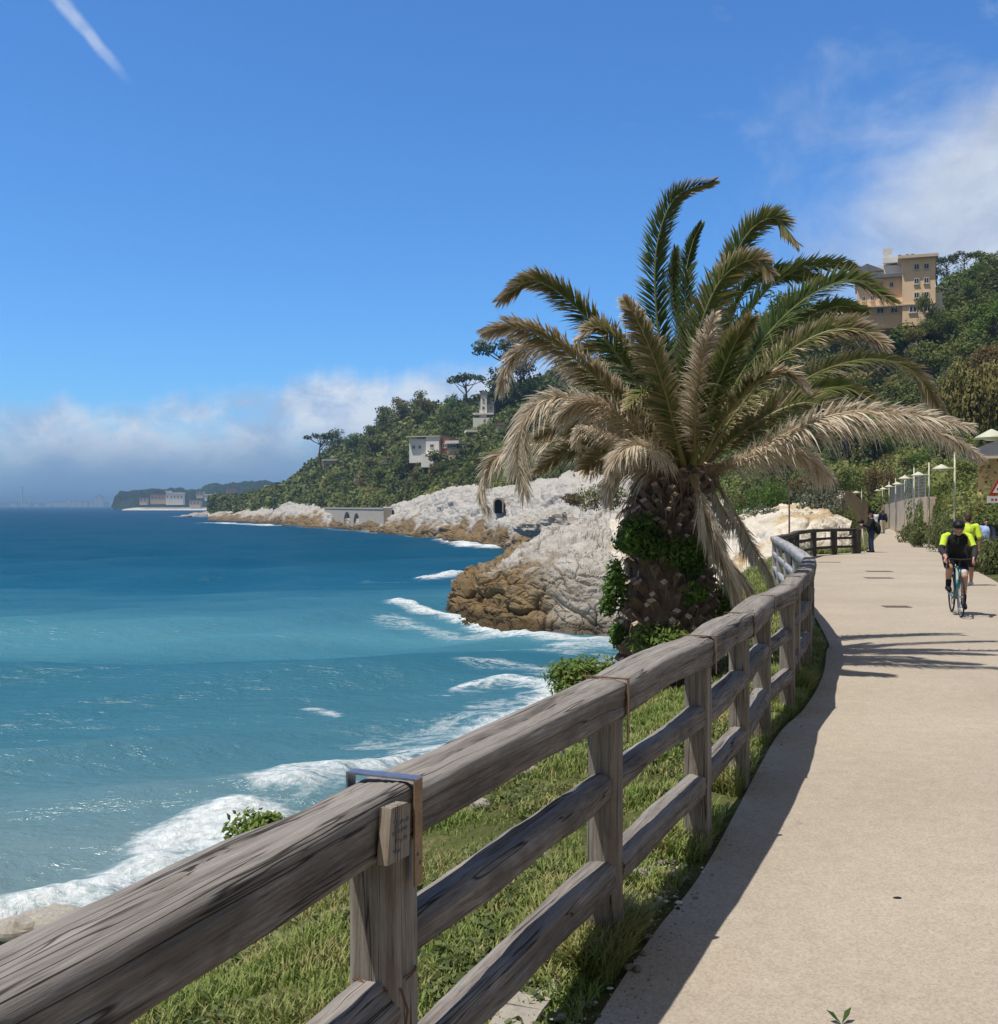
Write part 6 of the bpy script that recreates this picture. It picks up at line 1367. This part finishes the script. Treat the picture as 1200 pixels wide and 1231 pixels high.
# the cyclist
pw = Vector((7.78, 18.4, gz(18.4))); hd = math.atan2(-(-.25), -.97)
hd = math.atan2(-.97, -.25) - math.pi / 2
J = dict(pel=V3(0, -.20, .99), waist=V3(0, -.10, 1.10), chest=V3(0, .06, 1.25), neck0=V3(0, .16, 1.35), neck1=V3(0, .22, 1.42), head=V3(0, .27, 1.475), fw=V3(.03, 1, -.18),
         shR=V3(.19, .10, 1.32), shL=V3(-.19, .10, 1.32), elR=V3(.265, .22, 1.10), elL=V3(-.265, .22, 1.10), wrR=V3(.215, .41, .985), wrL=V3(-.215, .41, .985),
         hdR=V3(-.05, .8, -.45), hdL=V3(.05, .8, -.45), pnR=V3(-.3, -.2, -1), pnL=V3(.3, -.2, -1), curl=.75,
         hipR=V3(.095, -.18, .97), hipL=V3(-.095, -.18, .97), knR=V3(.135, .20, .80), knL=V3(-.115, .13, .66), anR=V3(.125, .00, .49), anL=V3(-.125, -.06, .215), ftR=V3(.02, .98, -.05), ftL=V3(-.02, .96, -.2))
T = top(J, .018, .62); body_p = [T[0]]; 
wear = [('jersey', C_BLK, [T[0], ((J['shR'] * .55 + J['chest'] * .45, .10), (J['chest'] + V3(0, .02, .02), .14), (J['shL'] * .55 + J['chest'] * .45, .10))]),
        ('yellow_sleeve', C_YEL, [((J['shR'] * 1.0 + V3(-.05, -.01, .022), .064), (J['shR'] + V3(.004, 0, 0), .064), (J['shR'].lerp(J['elR'], .72), .055))]),
        ('yellow_sleeve', C_YEL, [((J['shL'] * 1.0 + V3(.05, -.01, .022), .064), (J['shL'] + V3(-.004, 0, 0), .064), (J['shL'].lerp(J['elL'], .72), .055))]),
        ('arm_warmer', C_CHAR, [((J['shR'].lerp(J['elR'], .74), .058), (J['elR'], .054), (J['elR'].lerp(J['wrR'], .55), .044))]),
        ('arm_warmer', C_CHAR, [((J['shL'].lerp(J['elL'], .74), .058), (J['elL'], .054), (J['elL'].lerp(J['wrL'], .9), .040))]),
        ('shorts', C_BLK, pants(J, .012, .36)), ('white_leg_band', C_WHT, [((J['hipL'].lerp(J['knL'], .66), .0875), (J['hipL'].lerp(J['knL'], .8), .0815))]),
        ('zip', cloth('green_zip', (.04, .12, .06, 1)), [((J['neck0'] + V3(0, .085, -.03), .012), (J['chest'] + V3(0, .165, -.02), .012), (J['waist'] + V3(0, .145, .03), .012))]),
        ('shoe', C_BLK, [shoes(J)[0]]), ('shoe', C_BLK, [shoes(J)[1]]), ('sock', C_BLK, [((J['anR'], .044), (J['anR'].lerp(J['knR'], .3), .050))]), ('sock', C_BLK, [((J['anL'], .044), (J['anL'].lerp(J['knL'], .25), .048))])]
cy = person('cyclist in black and yellow jersey and dark helmet riding towards us', pw, hd, J, wear, None, .0075)
hm = MB(); h = J['head']; hm.ell(h + V3(0, -.01, .055), (.102, .135, .085), n=24, k=14); hm.ell(h + V3(0, .075, .048), (.082, .06, .04), n=16, k=8)
for sx in (-.055, 0, .055): hm.ell(h + V3(sx, -.01, .105 - abs(sx) * .35), (.016, .12, .034), n=12, k=8)
o = hm.build('helmet', simple('helmet_shell', (.012, .012, .012, 1), None, 9, .55, 0, spec=.2), cy, smooth=True, attr=False); remesh(o, .008, 2)
gl = MB(); gl.ell(h + V3(-.033, .092, .004), (.030, .012, .017), n=12, k=8); gl.ell(h + V3(.033, .092, .004), (.030, .012, .017), n=12, k=8); gl.box(h + V3(0, .098, .008), (.02, .006, .006)); gl.build('sunglasses', simple('dark_lens', (.015, .012, .01, 1), None, 4, .1, 0, spec=.6), cy, smooth=True, attr=False)
ck = MB()
for sx in (-.068, .068): ck.tube([h + V3(sx, .02, .03), h + V3(sx * .8, .04, -.06), h + V3(0, .05, -.105)], .005, 6)
ck.build('chin_strap', C_BLK, cy, attr=False)
# his bicycle
bk = thing('road_bicycle', 'teal racing bicycle with thin black wheels ridden towards us', 'bicycle', pw, hd)
M_FRAME = simple('teal_frame_paint', (.03, .20, .22, 1), (.02, .14, .16, 1), 6, .3, 0, spec=.5); M_TYRE = simple('tyre_rubber', (.018, .018, .018, 1), None, 30, .8, .2); M_ALU = simple('alloy', (.50, .52, .54, 1), (.4, .42, .44, 1), 20, .3, 0, .9); M_BAR = simple('bar_tape', (.02, .02, .022, 1), None, 40, .8, .2)
HF, HR, BB, HT0, HT1, ST = V3(0, .50, .34), V3(0, -.49, .34), V3(0, -.06, .28), V3(0, .40, .62), V3(0, .365, .82), V3(0, -.21, .80)
fr = MB()
for a, b, r in ((HT0, BB, .026), (HT1, ST, .021), (BB, ST, .02), (HT0, HT1, .026)): fr.tube([a, b], r, 12)
for sx in (-.06, .06): fr.tube([HR + V3(sx, 0, 0), BB + V3(sx * .6, -.05, 0)], .012, 8); fr.tube([HR + V3(sx, 0, 0), ST + V3(sx * .3, -.01, -.04)], .010, 8)
fr.build('frame', M_FRAME, bk, smooth=True, attr=False); fk = MB()
for sx in (-.055, .055): fk.tube([HF + V3(sx, 0, 0), V3(sx, .43, .55), V3(sx * .6, .402, .62)], [.011, .015, .017], 8)
fk.build('fork', M_FRAME, bk, smooth=True, attr=False)
for nm, H_ in (('front', HF), ('rear', HR)):
    w_ = MB(); a = np.linspace(0, 2 * np.pi, 49); w_.tube([H_ + V3(0, .325 * math.cos(t), .325 * math.sin(t)) for t in a], .0145, 8, cap=False); wh = w_.build('wheel', M_TYRE, bk, smooth=True, attr=False)
    r_ = MB(); r_.tube([H_ + V3(0, .306 * math.cos(t), .306 * math.sin(t)) for t in a], .010, 6, cap=False); r_.build('rim', M_ALU if nm == 'front' else M_BAR, wh, attr=False)
    s_ = MB(); s_.tube([H_ + V3(-.05, 0, 0), H_ + V3(.05, 0, 0)], .018, 8)
    for q in range(20): t = q / 20 * 6.283; s_.tube([H_ + V3(.03 if q % 2 else -.03, 0, 0), H_ + V3(0, .30 * math.cos(t), .30 * math.sin(t))], .0016, 3)
    s_.build('spokes', M_ALU, wh, attr=False)
hb = MB(); pts_ = [V3(-.21, .56, .82), V3(-.215, .60, .88), V3(-.212, .55, .955), V3(-.205, .45, .965), V3(-.1, .43, .96), V3(0, .42, .955)]; pts_ = pts_ + [V3(-p.x, p.y, p.z) for p in pts_[-2::-1]]
hb.tube(catmull([p[:] for p in pts_], 40), .015, 8); hb.tube([V3(0, .365, .90), V3(0, .42, .955)], .017, 8); hb.tube([HT1, V3(0, .365, .91)], .017, 8)
for sx in (-1, 1): hb.tube([V3(.212 * sx, .53, .955), V3(.212 * sx, .57, 1.01)], [.017, .013], 8); hb.tube([V3(.212 * sx, .57, .97), V3(.212 * sx, .59, .87)], .006, 6)
hb.build('handlebar', M_BAR, bk, smooth=True, attr=False)
sd = MB(); sd.ell(V3(0, -.25, .93), (.065, .10, .026), n=16, k=8); sd.ell(V3(0, -.14, .935), (.025, .10, .02), n=14, k=8); sd.tube([ST, V3(0, -.23, .92)], .014, 8); sd.build('saddle', M_BAR, bk, smooth=True, attr=False)
cr = MB(); cr.tube([BB + V3(.06, 0, 0), BB + V3(.075, .05, .165)], .010, 8); cr.tube([BB + V3(-.06, 0, 0), BB + V3(-.075, -.05, -.165)], .010, 8); cr.tube([BB + V3(-.07, 0, 0), BB + V3(.07, 0, 0)], .02, 8)
cr.tube([BB + V3(.05, .10 * math.cos(t), .10 * math.sin(t)) for t in np.linspace(0, 6.283, 25)], .006, 5, cap=False)
cr.box(BB + V3(.125, .05, .163), (.09, .06, .018)); cr.box(BB + V3(-.125, -.05, -.167), (.09, .06, .018)); cr.build('crankset', M_ALU, bk, attr=False)
# walker in the yellow top
J = standing(1.70, .12, .06); p = pg(1164, 704)
person('walker in a bright yellow t-shirt and dark shorts seen from behind the cyclist', p, R(-8), J, [('shirt', C_YEL, top(J, .016, .42, -.02)), ('shorts', C_CHAR, pants(J, .03, .44)), ('shoe', C_WHT, [shoes(J)[0]]), ('shoe', C_WHT, [shoes(J)[1]])], HAIRB, .010)
# person in pale blue behind the shrub
J = standing(1.62, .05, .03); p = pd(1187, HV + (CZ - gz(34)) * FL / 34 + 4, 34)
person('person in a pale blue shirt half hidden behind the path-side shrub', p, R(150), J, [('shirt', C_SKY, top(J, .035, .6, -.02)), ('trousers', C_GREYF, pants(J, .02, 1)), ('shoe', C_BLK, [shoes(J)[0]]), ('shoe', C_BLK, [shoes(J)[1]])], HAIRD, .012)
# man in black with a bag, using the tripod
J = standing(1.68, .02, 0); J['elL'] = V3(-.23, .14, 1.12); J['wrL'] = V3(-.16, .36, 1.18); J['elR'] = V3(.23, .08, 1.12); p = pg(1048, 664)
man = person('man in black jacket and blue jeans carrying a dark bag, beside the tripod', p, R(82), J, [('jacket', C_BLK, top(J, .04, .97, -.06)), ('jeans', C_DENIM, pants(J, .022, 1)), ('collar', C_WHT, [((J['neck0'] + V3(0, .0, .03), .075), (J['neck1'] + V3(0, 0, -.02), .064))]), ('shoe', C_BLK, [shoes(J)[0]]), ('shoe', C_BLK, [shoes(J)[1]])], HAIRB, .012)
bag = thing('shoulder_bag', 'dark shoulder bag hanging at the back of the man in black', 'bag', p, R(82)); bm_ = MB().ell(V3(-.02, -.27, 1.0), (.16, .12, .24), n=18, k=12); o = bm_.build('bag_body', C_BLK, bag, smooth=True, attr=False)
MB().tube([V3(.1, -.27, 1.2), V3(.17, -.1, 1.42), V3(.05, .12, 1.36), V3(-.1, .15, 1.1)], .014, 6).build('strap', C_BLK, bag, attr=False)
q = pg(1036.5, 664); ct = thing('camera_tripod', 'pale tripod with a dark camera on top at the end of the lookout fence', 'tripod', q)
M_LEG = simple('pale_tripod_leg', (.50, .46, .38, 1), None, 9, .6, 0)
for a in (0.5, 2.6, 4.7):
    MB().tube([(.03 * math.cos(a), .03 * math.sin(a), 1.08), (.30 * math.cos(a), .30 * math.sin(a), 0)], [.028, .018], 8).build('leg', M_LEG, ct, smooth=True, attr=False)
MB().tube([(0, 0, .75), (0, 0, 1.2)], .022, 8).build('column', M_LEG, ct, attr=False); cm = MB().box((0, 0, 1.30), (.15, .1, .13)); cm.tube([(-.05, 0, 1.30), (-.19, 0, 1.30)], [.045, .05], 12); cm.box((0, 0, 1.39), (.06, .06, .05)); cm.build('camera', M_BAR, ct, attr=False)
# couple far along the path
J = standing(1.72, .10, .05); p = pg(1061.5, 641.5); person('distant walker in navy jacket and cream trousers on the far path', p, R(-10), J, [('jacket', C_NAVY, top(J, .045, .97, .0)), ('trousers', C_CREAM, pants(J, .03, 1)), ('shoe', C_BLK, [shoes(J)[0]]), ('shoe', C_BLK, [shoes(J)[1]])], HAIRB, .014, group=None)
J = standing(1.60, .08, .05); p = pg(1053.5, 640.5); person('distant walker in a white top, mostly hidden behind the man in black', p, R(-10), J, [('shirt', C_WHT, top(J, .035, .5, -.02)), ('trousers', C_GREYF, pants(J, .02, 1)), ('shoe', C_BLK, [shoes(J)[0]]), ('shoe', C_BLK, [shoes(J)[1]])], HAIRD, .014)
